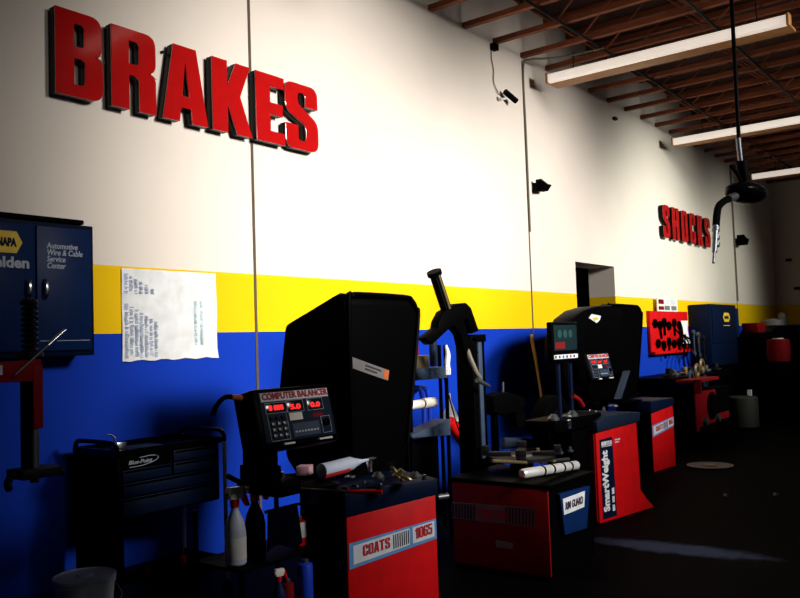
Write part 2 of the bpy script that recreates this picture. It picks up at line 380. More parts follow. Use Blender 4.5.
# ------------------------------------------------------------------ wall cabinet at the left
def hexlogo(parent, cx, cz, y, rw, rh, txt, tm, name='logo'):
    p = [(cx-rw, cz), (cx-rw*.62, cz+rh), (cx+rw*.62, cz+rh), (cx+rw, cz), (cx+rw*.62, cz-rh), (cx-rw*.62, cz-rh)]
    o = MB().prism(p, 'Y', y-.002, y).build(name, YEL, parent)
    text(txt, rh*1.0, tm, parent, (cx-rw*.62, y-.0035, cz-rh*.36), bold=.06, fit=rw*1.24)
    return o
t = thing('wall_cabinet', 'navy blue two-door metal wall cabinet with yellow hexagon badge at far left', 'cabinet', (2.56, -.12, 1.66))
MB().box(2.14, 2.975, -.22, -.002, 1.64, 2.47).build('body', NAVYD, t, bevel=.006)
MB().box(2.12, 2.90, -.24, -.005, 2.472, 2.50).build('top_strip', BLACK, t, bevel=.004)  # thin dark strip along the cabinet top
for a, b, hx in ((2.17, 2.575, 2.525), (2.585, 2.945, 2.63)):
    d = MB().box(a, b, -.24, -.222, 1.675, 2.44).build('door', NAVY, t, bevel=.004)
    h = MB(); h.tube([(hx, -.24, 2.11), (hx, -.262, 2.09), (hx, -.268, 2.05), (hx, -.262, 2.01), (hx, -.24, 1.99)], lambda q: .009+.006*math.sin(q*PI)); h.build('handle', CHROME, d)
    if a < 2.3:
        hexlogo(d, 2.40, 2.325, -.2405, .095, .065, 'NAPA', NAVYD)
        text('Belden', .088, LETG, d, (2.275, -.242, 2.175), bold=.035, fit=.26)
    else:
        text('Automotive\nWire & Cable\nService\nCenter', .05, LETG, d, (2.645, -.242, 2.305), bold=.012, shear=.18, line=.82, fit=.24)
        MB().box(2.60, 2.93, -.2415, -.2405, 1.735, 1.738).build('scribe_line', LETG, d)
# poster
t = thing('wall_poster', 'large white application chart poster with faded printed columns taped across the yellow stripe', 'poster', (3.73, -.01, 1.59))
m = MB(); nx, nz = 16, 10; g = [[m.v((3.32+.83*i/nx, -.006-.006*abs(math.sin(i*.9+j*.5)) - (.012 if j == 0 and i % 3 == 1 else 0), 1.59+.645*j/nz - (.006*math.sin(i*1.7) if j == 0 else 0))) for i in range(nx+1)] for j in range(nz+1)]
for j in range(nz):
    for i in range(nx): m.face([g[j][i], g[j][i+1], g[j+1][i+1], g[j+1][i]])
po = m.build('sheet', PAPER, t)
m = MB()
def inkcol(m, x, z0, z1, wd, rows, pm=None):
    m = MB()
    for r in range(rows):
        z = z0+(z1-z0)*r/rows
        if random.random() < .85: m.box(x+random.random()*.008, x+wd*random.uniform(.6, 1), -.0155, -.0145, z, z+(z1-z0)/rows*.62)
    m.build('print_column', pm or POSTERINK, t)
for x in (3.335, 3.375, 3.415, 3.455, 3.495, 3.535, 3.575): inkcol(m, x, 1.61, 1.61+.33*(1.15-(x-3.34)*1.6), .036, 40)
for x in (3.335, 3.375, 3.415, 3.455, 3.50, 3.55): inkcol(m, x, 2.06, 2.20-(x-3.34)*.45, .036, 14)
m = MB()
for x in (3.93, 3.985): inkcol(m, x, 1.69, 2.02, .035, 40, POSTERINK2)

# ------------------------------------------------------------------ spring compressor with strut (far left)
t = thing('spring_compressor', 'red strut spring compressor frame with black clamp base beside the navy cabinet', 'spring compressor', (2.2, -.7, 0.97))
y = -.7
MB().prism([(1.9, 1.52), (2.335, 1.51), (2.335, 1.63), (2.1, 1.62), (1.9, 1.64)], 'Y', y-.04, y+.04).build('cross_arm', RED_SHADE, t, bevel=.006)
MB().box(2.285, 2.34, y-.045, y+.03, 1.26, 1.60).build('upright', RED_SHADE, t, bevel=.005)
MB().cyl((2.31, y, .97), (2.31, y, 1.27), .024).build('piston_rod', STEEL, t)
MB().box(2.25, 2.285, y-.03, y+.03, 1.05, 1.56).build('slide_rail', BLACK, t)
m = MB(); m.box(2.2, 2.42, y-.09, y+.09, 1.0, 1.05); m.tube([(2.2, y, 1.04), (2.14, y-.05, 1.0), (2.12, y-.1, .97)], .02); m.tube([(2.42, y, 1.04), (2.44, y-.05, 1.0)], .02); m.build('clamp_base', IRON, t, bevel=.006)
m = MB(); m.box(1.95, 2.05, y+.03, -.01, 1.54, 1.61); m.box(1.9, 2.1, -.02, -.003, 1.45, 1.70); m.build('wall_bracket', BLACK, t)
MB().box(2.05, 2.12, y-.043, y-.04, 1.555, 1.605).build('label_plate', LETG, t)
t = thing('coil_strut', 'black coil spring strut standing on the red compressor arm in front of the cabinet', 'strut', (2.29, -.7, 1.62))
m = MB(); pts = []
for i in range(91):
    a = i/10*2*PI; pts.append((2.29+.036*math.cos(a), y+.036*math.sin(a), 1.66+.26*i/90))
m.tube(pts, .009, seg=6, smooth=False); m.build('coil_spring', IRON, t)
MB().cyl((2.29, y, 1.60), (2.29, y, 1.93), .024).build('damper', BLACK, t)
MB().lathe([(.02, 0), (.044, 0), (.048, .012), (.04, .028), (.02, .034)], (2.29, y, 1.925)).build('top_mount', IRON, t)
MB().lathe([(.03, 0), (.07, .01), (.07, .03), (.03, .04)], (2.29, y, 1.635)).build('spring_seat', IRON, t)
a, b = wy(15, 375, -.78), wy(65, 330, -.78)
t = thing('pry_bar', 'thin steel pry bar leaning diagonally across the foot of the coil strut', 'pry bar', a)
MB().cyl(a, a.lerp(b, .66), .005, .007).build('shaft', STEEL, t)
MB().cyl(a.lerp(b, .64), b, .013, .012).build('handle', CHROME, t)

# ------------------------------------------------------------------ tool cart
t = thing('tool_cart', 'black service tool cart with drawers, chrome legs and tubular handles against the blue wall', 'tool cart', (3.3, -.36, 0))
x0, x1, y0, y1 = 2.90, 3.70, -.60, -.12
MB().box(x0, x1-.03, y0+.02, y1, .64, 1.02).build('body', BLACK, t, bevel=.008)
m = MB(); m.box(x0-.01, x1-.02, y0, y1+.01, 1.02, 1.035)
m.box(x0-.01, x1-.02, y0, y0+.012, 1.035, 1.06); m.box(x0-.01, x1-.02, y1, y1+.012, 1.035, 1.06); m.box(x0-.01, x0+.002, y0, y1, 1.035, 1.06); m.box(x1-.03, x1-.018, y0, y1, 1.035, 1.06)
m.build('top_tray', BLACKG, t)
for i, (a, b, za, zb) in enumerate(((x0+.02, 3.27, .945, 1.012), (3.29, x1-.05, .945, 1.012), (x0+.02, 3.27, .865, .935), (3.29, x1-.05, .865, .935), (x0+.02, x1-.05, .775, .855), (x0+.02, x1-.05, .655, .765))):
    d = MB().box(a, b, y0+.004, y0+.02, za, zb).build('drawer', NAVYD if i > 0 else BLACK, t, bevel=.003)
    MB().prism([(y0-.010, zb-.012), (y0+.006, zb-.004), (y0+.006, zb-.018)], 'X', a+.01, b-.01).build('pull', BLACK, d)
# script logo with swoosh
text('Blue-Point', .034, LETG, t, (2.955, y0-.001, .968), shear=.3, bold=.01, fit=.17)
m = MB(); m.tube([(3.03, y0-.003, 1.003), (3.12, y0-.003, 1.007), (3.165, y0-.003, .995), (3.15, y0-.003, .975), (3.06, y0-.003, .955), (2.96, y0-.003, .952)], .0022, seg=6); m.build('logo_swoosh', LETG, t)
MB().box(x0-.012, x0, y0+.02, y1, .16, 1.02).build('end_panel', BLACK, t)
MB().box(x0, x1, y0+.01, y1, .19, .225).build('lower_shelf', BLACK, t, bevel=.004)
m = MB(); m.box(x0, x1, y0, y0+.012, .19, .26); m.box(x1-.012, x1, y0, y1, .19, .26); m.build('shelf_lip', NAVYD, t)
for lx, ly, mm in ((x1+.0, y0, WSTEEL), (x1-.0, y1-.03, WSTEEL), (x0+.02, y0+.03, BLACK), (x0+.02, y1-.03, BLACK)):
    MB().cyl((lx, ly, .1), (lx, ly, 1.06), .0135, seg=14).build('leg', mm, t)
    c = MB().cyl((lx-.012, ly, .045), (lx+.012, ly, .045), .045).build('caster', RUBBER, t)
    MB().cyl((lx, ly, .06), (lx, ly, .11), .018).build('caster_fork', STEEL, c)
for lx in (x1, x0-.02):
    MB().tube([(lx, y0, 1.03), (lx, y0, 1.06), (lx, y0+.03, 1.095), (lx, y0+.10, 1.105), (lx, y1-.1, 1.105), (lx, y1-.04, 1.095), (lx, y1-.02, 1.06), (lx, y1-.02, 1.03)], .0145).build('push_handle', BLACKG, t)
for nm, px, py, c in (('socket', 3.5, -.4, RED), ('socket', 3.18, -.45, RED)):
    meta(MB().lathe([(.02, 0), (.022, .05), (.014, .055), (.014, .01)], (px, py, .226)).build('red_puck', c), 'small red round puck lying on the lower shelf of the cart, ' + ('right one' if px > 3.3 else 'left one'), 'puck', 'red pucks on the cart shelf')
m = MB(); m.box(2.93, 3.0, -.52, -.46, 1.036, 1.10); m.tube([(2.94, -.5, 1.1), (2.93, -.48, 1.14), (2.90, -.46, 1.15)], .006, seg=6); meta(m.build('cable_clip', CHROME, bevel=.003), 'small chrome clip standing at the left front corner of the cart', 'clip')
meta(MB().box(3.02, 3.30, -.5, -.30, 1.037, 1.047, ).build('folded_rag', SLATE, bevel=.004), 'flat dark folded rag lying on the cart top tray', 'rag')

# bucket
t = thing('plastic_bucket', 'white plastic bucket with lid on the floor left of the tool cart', 'bucket', (2.68, -.56, 0))
MB().lathe([(.135, 0), (.14, .01), (.165, .33), (.172, .33), (.172, .345), (.165, .35)], (2.68, -.56, 0), seg=36).build('body', BUCKET, t)
MB().lathe([(.17, .35), (.176, .352), (.176, .372), (.165, .375), (.16, .366), (.05, .368), (.045, .38), (.0, .382)], (2.68, -.56, 0), seg=36).build('lid', BUCKET, t)
MB().tube([(2.515, -.6, .31), (2.53, -.72, .24), (2.68, -.76, .2), (2.83, -.70, .24), (2.845, -.6, .31)], .004, seg=6).build('bail_handle', STEEL, t)

# ------------------------------------------------------------------ small shapes
def spray_bottle(x, y, z, body, label, group=None, band=None, s=1.):
    t = thing('spray_bottle', label, 'spray bottle', (x, y, z), group=group)
    MB().lathe([(.038*s, 0), (.043*s, .008), (.043*s, .13*s), (.036*s, .17*s), (.016*s, .215*s), (.014*s, .235*s)], (x, y, z)).build('bottle', body, t)
    if band: MB().lathe([(.0435*s, .03), (.0437*s, .031), (.0437*s, .11*s), (.0435*s, .111*s)], (x, y, z)).build('paper_label', band, t)
    MB().lathe([(.018*s, .228*s), (.019*s, .255*s), (.014*s, .26*s)], (x, y, z)).build('collar', RED, t)
    m = MB(); m.prism([(x-.03*s, z+.262*s), (x+.028*s, z+.258*s), (x+.04*s, z+.285*s), (x+.035*s, z+.305*s), (x-.03*s, z+.31*s), (x-.045*s, z+.29*s)], 'Y', y-.015*s, y+.015*s)
    m.build('trigger_head', CREAM, t, bevel=.003)
    MB().prism([(x+.028*s, z+.30*s), (x+.05*s, z+.295*s), (x+.06*s, z+.26*s), (x+.075*s, z+.225*s), (x+.062*s, z+.22*s), (x+.04*s, z+.255*s)], 'Y', y-.012*s, y+.012*s).build('trigger', RED, t, bevel=.004)
    return t
def can(x, y, z, r, h, m, label, band=None, name='spray_can', cat='can', zb=(.35, .85), cap=STEEL, group=None):
    t = thing(name, label, cat, (x, y, z), group=group)
    MB().lathe([(r*.96, 0), (r, .004), (r, h-.01), (r*.93, h), (r*.55, h+.008)], (x, y, z)).build('body', m, t)
    if band: MB().lathe([(r+.0005, h*zb[0]), (r+.001, h*zb[0]+.001), (r+.001, h*zb[1]), (r+.0005, h*zb[1]+.001)], (x, y, z)).build('label_band', band, t)
    MB().lathe([(r*.5, h+.004), (r*.5, h+.022), (r*.4, h+.026)], (x, y, z)).build('cap', cap, t)
    return t

# ------------------------------------------------------------------ wheel balancers (computer balancer type)
def balancer(ox, oy, rz, label, sideshelf=True, con=None, hood=None, first=True, hw=1.):
    t = thing('wheel_balancer', label, 'wheel balancer', (ox, oy, 0), rz)
    Fm = frame(t); W, D = .59, .44
    MB(Fm).prism([(0, 0), (W, 0), (W, .755), (0, .70)], 'Y', 0, D).build('cabinet', RED, t, bevel=.008)
    MB(Fm).prism([(-.012, .70), (W+.012, .755), (W+.012, .85), (-.012, .85)], 'Y', -.012, D+.02).build('weight_tray', NAVYD, t, bevel=.01)
    m = MB(Fm); m.box(-.02, 0, 0, D, 0, .70); m.box(-.02, -.0, -.0, D, 0, .02); m.build('side_panel', BLACK, t)
    lab = MB(Fm).prism([(.01, .415), (W-.005, .50), (W-.005, .615), (.01, .555)], 'Y', -.003, 0).build('name_plate', SKY, t)
    MB(Fm).prism([(.035, .438), (.40, .492), (.40, .585), (.035, .54)], 'Y', -.0045, -.003).build('name_field', LABEL, lab)
    MB(Fm).prism([(.42, .495), (W-.02, .515), (W-.02, .605), (.42, .587)], 'Y', -.0045, -.003).build('number_field', LABEL, lab)
    X = Fm.to_3x3() @ Vector((1, 0, .13))
    block('COATS', .175, .060, LETR, lab, Fm @ Vector((.095, -.0055, .474)), ux=X)
    block('1065', .12, .062, LETR, lab, Fm @ Vector((.435, -.0055, .518)), ux=X)
    m = MB(Fm)
    for i in range(8): m.prism([(.29+i*.014, .485+i*.002), (.297+i*.014, .486+i*.002), (.297+i*.014, .565+i*.0018), (.29+i*.014, .564+i*.0018)], 'Y', -.0055, -.0045)
    m.build('plate_stripes', LETD, lab)
    # spindle
    s = MB(Fm); s.cyl((W, .16, .70), (W+.10, .16, .70), .05, .04); s.build('spindle_housing', BLACK, t)
    MB(Fm).cyl((W+.10, .16, .70), (W+.19, .16, .70), .018).build('spindle', STEEL, t)
    # tray rim and wells
    m = MB(Fm); m.box(-.45, .02, .12, .46, .855, .87); m.box(-.46, W, .455, .47, .85, .90); m.build('tool_shelf', BLACK, t, bevel=.003)
    hx, hy, hz = hood or (3.74, -1.7, 0)
    # console
    cx, cy, cz = con or (2.85, -1.93, 1.16)
    cw, chh = .53, .335
    tilt = math.radians(14)
    C = Matrix.Translation((cx, cy, cz)) @ Matrix.Rotation(math.radians(-3), 4, 'Z') @ Matrix.Rotation(-tilt, 4, 'X') @ Matrix.Diagonal((.94, 1, .82, 1))
    c = MB(C).box(-.035, cw+.02, 0, .16, -.03, chh+.02).build('console', PLAST, t, bevel=.015)
    MB(C).box(0, cw-.01, -.006, .0, .012, chh-.005).build('control_panel', SLATE, c, bevel=.003)
    MB(C).box(.01, cw-.02, -.009, -.006, chh-.067, chh-.012).build('title_strip', LABEL, c)
    text('COMPUTER BALANCER', .046, LETR, c, C @ Vector((.02, -.0105, chh-.055)), ux=C.to_3x3() @ Vector((1, 0, 0)), uy=C.to_3x3() @ Vector((0, 0, 1)), bold=.045, fit=cw-.07)
    for a, b, z0, z1, tx in ((.045, .165, .205, .245, '8 888'), (.20, .29, .20, .25, '5.0'), (.35, .44, .20, .25, '0.0')):
        MB(C).box(a-.012, b+.012, -.009, -.006, z0-.012, z1+.012).build('display_bezel', DARKGLASS, c, bevel=.002)
        text(tx, .036, LED, c, C @ Vector((a+.008, -.0105, z0+.006)), ux=C.to_3x3() @ Vector((1, 0, 0)), uy=C.to_3x3() @ Vector((0, 0, 1)), bold=.04, fit=(b-a-.016)*.94)
        e = MB(C); e.box(a-.014, b+.014, -.0095, -.009, z1+.012, z1+.014); e.box(a-.014, b+.014, -.0095, -.009, z0-.014, z0-.012); e.box(a-.016, a-.014, -.0095, -.009, z0-.014, z1+.014); e.box(b+.014, b+.016, -.0095, -.009, z0-.014, z1+.014); e.build('bezel_outline', LETG, c)
    for r in range(4):
        for q in range(3):
            MB(C).box(.052+q*.04, .080+q*.04, -.016, -.006, .15-r*.037, .172-r*.037).build('key', STEEL if (r > 0 or q < 0) else SLATE, c, bevel=.002)
    e = MB(C); e.box(.036, .038, -.0085, -.006, .02, .185); e.box(.17, .172, -.0085, -.006, .02, .185); e.box(.036, .172, -.0085, -.006, .02, .022); e.build('keypad_outline', LETG, c)
    MB(C).box(.19, .285, -.009, -.006, .135, .182).build('paper_note', CREAM, c)
    MB(C).box(.365, .44, -.009, -.006, .14, .165).build('red_button', RED_SHADE, c)
    b = MB(C).box(.20, .40, -.008, -.006, .03, .115).build('mode_panel', SLATEG, c)
    for q in range(8): MB(C).box(.212+q*.023, .225+q*.023, -.011, -.008, .055, .066).build('indicator', LETG, b)
    k = MB(C); k.lathe([(.024, -.006), (.024, -.018), (.012, -.024)], (.455, 0, .10), ax='Y'); k.build('knob', BLACK, c)
    e = MB(C); e.box(.42, .49, -.0085, -.006, .03, .032); e.box(.42, .422, -.0085, -.006, .03, .14); e.box(.488, .49, -.0085, -.006, .03, .14); e.box(.42, .49, -.0085, -.006, .138, .14); e.build('knob_outline', LETG, c)
    for a, bb in ((.11, .185), (.37, .47)): MB(C).box(a, bb, -.02, -.0, -.012, .0).build('tape_strip', CREAM, c)
    m = MB(); m.box(cx-.03, cx+.10, cy+.02, cy+.15, 1.0, cz+.1); m.build('console_post', PLAST, t, bevel=.01); m = MB(); m.box(cx+.08, cx+.16, cy+.06, cy+.30, .93, 1.04); m.box(cx+.14, cx+.30, cy+.06, cy+.30, .872, .96); m.build('console_bracket', PLAST, t, bevel=.01)
    if not first: MB().box(cx+.3, hx+.2, cy+.12, cy+.18, cz+.02, cz+.10).build('console_arm', BLACK, t)
    if first:
        # distance gauge arm with orange grip, lower arm
        A = MB(); A.tube([wy(254, 401, -1.83), wy(240, 398, -1.83), wy(226, 397, -1.83), wy(217, 405, -1.83), wy(213, 415, -1.83)], .013)
        ga = A.build('gauge_arm', BLACK, t)
        MB().cyl(wy(241, 398, -1.83), wy(231, 397, -1.83), .0145).build('grip_band', ORANGE, ga)
        MB().tube([wy(262, 466, -1.84), wy(255, 479, -1.84), wy(241, 482, -1.84), wy(228, 476, -1.84)], .013).build('support_arm', BLACK, t)
    # hood
    H = Matrix.Translation((hx, hy, hz))
    prof = [(p.x, p.y) for p in rpoly([(0, .80), (.0, 1.96, .07), (.07, 1.97, .02), (.52, 1.80, .03), (.60, 1.35, .08), (.54, .95, .03), (.40, .80)])]
    n = len(prof); rs = []
    for j, (xx, ins, drop) in enumerate(((0, .03, 0), (.03, .0, 0), (.62, .0, 0), (.70, 0, .015), (.745, .01, .05), (.765, .03, .12))):
        ring = []
        for u, v in prof:
            tz = (1.95-v)/1.15; xr = (xx-(.24*tz if j >= 2 else 0))*hw
            ring.append((xr, u+ins*(.5-u)*.5, v-ins*.4-(drop*max(0, (v-1.2)/.75))))
        rs.append(ring)
    hh = MB(H); hh.rings(rs); h = hh.build('hood', PLAST, t)
    L = Matrix.Translation((hx, hy-.004, hz))
    # raised lip round the hood's front edge
    lip = MB(L); ed = [(.02, 0, 1.0), (.02, 0, 1.88), (.05, 0, 1.945), (.12, 0, 1.96), (.58, 0, 1.955), (.66, 0, 1.935), (.705, 0, 1.88), (.72, 0, 1.78), (.56, 0, 1.0)]; ed = [(e_[0]*hw, e_[1], e_[2]) for e_ in ed]
    lip.tube(ed, .016, seg=8); lip.build('hood_lip', PLAST, h)
    if first:
        a = math.radians(15.5); T = Matrix.Translation(wy(352, 357, hy-.004)) @ Matrix.Rotation(a, 4, 'Y')
        MB(T).box(0, .37, -.003, 0, -.066, .0).build('warning_label', LABELD, h)
        MB(T).box(.32, .366, -.004, -.003, -.062, -.003).build('label_stripe', ORANGE, h)
        for k in range(2): MB(T).box(.13, .29-.04*k, -.0045, -.003, -.026-.022*k, -.016-.022*k).build('print_line', LETD, h)
    MB().cyl((hx+.2, hy+.38, .6), (hx+.2, hy+.38, 1.2), .03).build('hood_post', BLACK, t)
    m = MB(); m.box(hx+.06, hx+.55, hy+.28, hy+.5, 0, .84); m.build('rear_housing', BLACK, t, bevel=.01)
    return t
balancer(3.43, -1.93, math.radians(-21.8), 'nearest red wheel balancer with lit COMPUTER BALANCER console and big black hood')
balancer(9.72, -1.27, math.radians(-6), 'distant red wheel balancer with raised black hood, right behind the tall SmartWeight machine', con=(8.10, -1.28, 1.20), hood=(9.30, -.95, .07), first=False, hw=1.5)

# shelf under console, bottles, cans
t = thing('utility_shelf', 'black three-tier utility shelf at the left end of the nearest balancer', 'shelf', (3.1, -1.58, 0))
for z in (.18, .52): MB().box(2.80, 3.42, -1.78, -1.40, z, z+.018).build('shelf_board', BLACK, t, bevel=.003)
for a in (2.81, 3.40):
    for b in (-1.77, -1.41): MB().box(a-.01, a+.01, b-.01, b+.01, 0, .80 if a > 3 or b > -1.5 else .52).build('post', BLACK, t)
MB().cyl((2.98, -1.77, .795), (3.40, -1.77, .795), .008).build('front_rail', BLACK, t)
q = wy(236, 564, -1.66)
spray_bottle(q.x, -1.66, .539, FROST, 'clear white spray bottle with red trigger and blue print beside the cart leg', 'trigger spray bottles', band=WHITE, s=1.28)
q = wy(256, 562, -1.62)
spray_bottle(q.x, -1.62, .539, CLOTHM, 'dark spray bottle with bright red trigger, right of the white one', 'trigger spray bottles', s=1.28)
spray_bottle(3.13, -1.70, .199, NAVY, 'dark blue spray bottle standing low on the bottom shelf', 'trigger spray bottles', s=.85)
can(3.335, -1.66, .539, .037, .135, RED, 'red and white aerosol can on the middle shelf under the balancer console', band=WHITE, zb=(.33, .95), cap=BRASS)
can(3.31, -1.72, .199, .043, .25, BLUEP, 'tall blue can on the bottom shelf beside the red balancer cabinet')
can(3.21, -1.68, .199, .036, .16, RED_SHADE, 'short dark red can on the bottom shelf, left of the tall blue can')
m = MB(); top_ = [Vector((2.99+.035*i, -1.782, .806)) for i in range(7)]; bot_ = [Vector((2.955+.043*i, -1.80-.014*math.sin(i*2.4+1), .60+.02*math.sin(i))) for i in range(7)]
m.rings([[v for v in top_]+[v+Vector((0, .006, 0)) for v in top_[::-1]], [v for v in bot_]+[v+Vector((0, .01, 0)) for v in bot_[::-1]]])
meta(m.build('shop_rag', CLOTHM), 'dark blue shop rag draped over the shelf rail right of the red triggers', 'rag')

# things on the balancer tray (z .87)
TZ = .886
def fluid(p, q, r):
    d = (q-p)
    t = thing('fluid_bottle', 'translucent white bottle with red fluid lying on the balancer tray', 'bottle', (p.x, p.y, p.z-r))
    m = MB(); m.tube([p, p+d*.1, p+d*.5, p+d*.62, p+d*.8, q], lambda s: r*(.8 if s < .03 else 1.0 if s < .55 else 1.-(s-.55)/.27*.66 if s < .82 else .34), seg=16); m.build('bottle', FROST, t)
    m = MB(); m.tube([p+d*.01-Vector((0, 0, .012)), p+d*.5-Vector((0, 0, .012))], lambda s: r*.93, seg=14, smooth=False); m.build('fluid', LIQR, t)
    m = MB(); m.cyl(q-d*.04, q+d*.16, r*.42, r*.30); m.build('cap', STEEL, t)
p = wz(321, 471, TZ+.045); q = wz(369, 459, TZ+.055)
fluid(p, q, .042)
c = wz(306, 474, TZ)
meta(MB(Matrix.Translation(c) @ Matrix.Rotation(.5, 4, 'Z')).box(-.075, .02, -.04, .04, 0, .055).build('parts_box', PINK, bevel=.003), 'small pink card parts box lying left of the red fluid bottle', 'box')
c = wz(370, 472, TZ)
meta(MB().lathe([(.014, 0), (.016, .002), (.016, .045), (.020, .047), (.020, .062), (.012, .063), (.012, .03)], c).build('chrome_socket', CHROME), 'upright chrome socket on the tray right of the fluid bottle', 'socket')
c = wz(284, 483, .93)
t = thing('chrome_pin', 'short bright chrome rod clamped upright below the console corner', 'rod', (c.x, c.y, .86)); MB().cyl((c.x, c.y, .87), (c.x-.01, c.y, .99), .009).build('rod', CHROME, t); MB().lathe([(.02, 0), (.02, .01), (.01, .014)], (c.x, c.y, .871)).build('foot', IRON, t)
# brass quick nut with wings
c = wz(400, 481, TZ)
t = thing('wing_nut', 'brass winged hub nut sitting on the right of the balancer tray', 'wing nut', c)
N = Matrix.Translation(c+Vector((0, 0, .035))) @ Matrix.Rotation(.5, 4, 'X') @ Matrix.Rotation(.4, 4, 'Y')
MB(N).lathe([(.018, -.03), (.034, -.028), (.036, -.012), (.024, -.008), (.022, .03), (.012, .031)]).build('hub', BRASS, t)
for k in range(3):
    a = k*2*PI/3+.3; m = MB(N); m.tube([(.02*math.cos(a), .02*math.sin(a), 0), (.055*math.cos(a), .055*math.sin(a), .01), (.07*math.cos(a+.25), .07*math.sin(a+.25), .012)], lambda s: .009+.003*s, seg=8); m.build('wing', BRASS, t)
adj = [('wheel_weight', 'wheel weight'), ('adapter_cone', 'adapter cone'), ('flange_ring', 'ring'), ('socket', 'socket')]
spots = [(388, 481, 2), (378, 478, 1), (364, 483, 0), (355, 487, 0), (345, 489, 0), (380, 485, 0), (392, 476, 3), (415, 478, 1), (336, 484, 0), (350, 478, 2), (410, 481, 0), (424, 480, 3)]
desc = {0: 'small lead clip weight', 1: 'worn steel centring cone', 2: 'open steel flange ring', 3: 'small chrome socket'}
place = ['below the brass wing nut', 'beside the chrome socket', 'in front of the chrome socket', 'at the front edge near the red handle', 'at the left end of the front edge', 'on the front rim under the wing nut', 'directly left of the brass wing nut', 'directly right of the brass wing nut', 'leftmost on the near tray', 'behind the red handle', 'on the front rim near the right corner', 'at the right back corner of the tray']
for (px, py, k), w_ in zip(spots, place):
    c = wz(px, py, TZ); s = random.uniform(.8, 1.2)
    if k == 0: m = MB(Matrix.Translation(c) @ Matrix.Rotation(random.uniform(0, 3), 4, 'Z')); m.prism([(-.02*s, 0), (.02*s, 0), (.018*s, .01), (0, .014), (-.018*s, .01)], 'Y', -.006, .006); o = m.build('wheel_weight', STEEL, bevel=.001)
    elif k == 1: o = MB().lathe([(.034*s, 0), (.034*s, .01), (.016, .035), (.010, .036), (.010, .002)], c).build('adapter_cone', STEEL)
    elif k == 2: m = MB(Matrix.Translation(c)); m.rings([[( (R_)*math.cos(a*PI/8), R_*math.sin(a*PI/8), h) for a in range(16)] for R_, h in ((.03, 0), (.034, .006), (.03, .012), (.022, .012), (.02, .006), (.022, 0))], closed=True); o = m.build('flange_ring', STEEL)
    else: o = MB().lathe([(.012, 0), (.013, .03), (.009, .031), (.009, .01)], c).build('socket', CHROME)
    meta(o, f'{desc[k]} lying {w_}', adj[k][1], 'loose parts on the balancer tray')
a, b = wz(352, 492, TZ+.006), wz(382, 492, TZ+.01)
t = thing('weight_hammer', 'weight pliers with red handle grips lying at the front of the tray', 'pliers', a)
MB().tube([wz(300, 488, TZ+.012), wz(330, 490, TZ+.01), a], .004, seg=6).build('jaw', BRASS, t)
MB().cyl(a, b, .009, .011).build('grip', RED, t)
MB().cyl(a+Vector((0, .03, 0)), b+Vector((0, .045, 0)), .009, .011).build('grip', RED, t)

# ------------------------------------------------------------------ parts stand behind
t = thing('alignment_stand', 'slim dark metal stand with white roller bar between big hood and tire changer', 'stand', (5.5, -.95, 0))
for px_, yy in ((409, -1.0), (446, -1.0), (440, -.7)):
    p = wy(px_, 372, yy); MB().box(p.x-.012, p.x+.012, yy-.012, yy+.012, 0, 1.62 if px_ > 409 else 1.5).build('post', BLACK, t)
a, b = wy(407, 378, -1.02), wy(446, 378, -1.02)
MB().box(a.x, b.x, -1.04, -.68, 1.345, 1.44).build('upper_shelf', SLATEG, t, bevel=.004)
a, b = wy(408, 436, -1.02), wy(447, 436, -1.02)
MB().prism([(a.x, .90), (b.x, .865), (b.x, 1.0), (a.x, .925)], 'Y', -1.06, -.9).build('lower_shelf', SLATEG, t, bevel=.004)
a, b = wy(392, 408, -1.08), wy(434, 402, -1.08)
r_ = MB().cyl(a, a.lerp(b, .69), .036).build('roller_bar', CREAM, t)
MB().cyl(a.lerp(b, .71), b, .042).build('roller_end', CREAM, t)
MB().box(5.3, 5.72, -.95, -.72, .20, .86).build('tool_drawer_box', BLACK, t, bevel=.01)
for px_, c_, hh, nm, lab in ((413, RED_SHADE, .25, 'oil_bottle', 'red bottle on the upper shelf of the stand beside the big hood'), (434, SLATE, .22, 'aerosol_can', 'grey-blue aerosol can on the upper shelf of the stand')):
    p = wy(px_, 372, -.85); can(p.x, -.85, 1.441, .055 if px_ == 413 else .035, hh, c_, lab, name=nm, cat='bottle' if px_ == 413 else 'can', cap=RED if px_ == 413 else LETG)
p = wy(421, 367, -1.0); meta(MB().box(p.x-.08, p.x+.09, -1.02, -.93, 1.441, 1.545).build('parts_carton', BRASS, bevel=.003), 'small tan printed parts carton on the upper shelf of the stand', 'carton')
p = wy(444, 372, -1.0)
t = thing('hanging_glove', 'crumpled white cloth glove hooked on the stand top corner', 'glove', (p.x, p.y, p.z-.12))
m = MB(); m.tube([(p.x, -1.03, 1.62), (p.x+.01, -1.04, 1.54), (p.x, -1.035, 1.46), (p.x+.01, -1.04, 1.42)], lambda s: .010+.014*math.sin(s*2.6)); m.build('cuff', PAPER, t)
for k in range(3): MB().tube([(p.x-.02+.02*k, -1.04, 1.45), (p.x-.028+.026*k, -1.045, 1.40), (p.x-.03+.026*k, -1.045, 1.37)], .008, seg=8).build('finger', PAPER, t)
# blue hose loops
for k, (dx, lab) in enumerate(((0, 'blue air hose hanging in a loop under the white roller bar'), (.10, 'second blue air hose hanging behind the first loop'))):
    P = [wy(px_+k*6, py_, -.86+k*.05) for px_, py_ in ((405, 396), (413, 388), (421, 392), (424, 420), (420, 455), (413, 475))]
    meta(MB().tube(P, .02, seg=10).build('air_hose', BLUEP), lab, 'hose', 'blue air hoses on the stand')
meta(MB().tube([wy(442, 370, -.9), wy(450, 400, -.9), wy(457, 425, -.85), wy(463, 440, -.8)], .006, seg=6).build('power_cord', RUBBER), 'thin black power cord drooping right of the stand', 'cord')
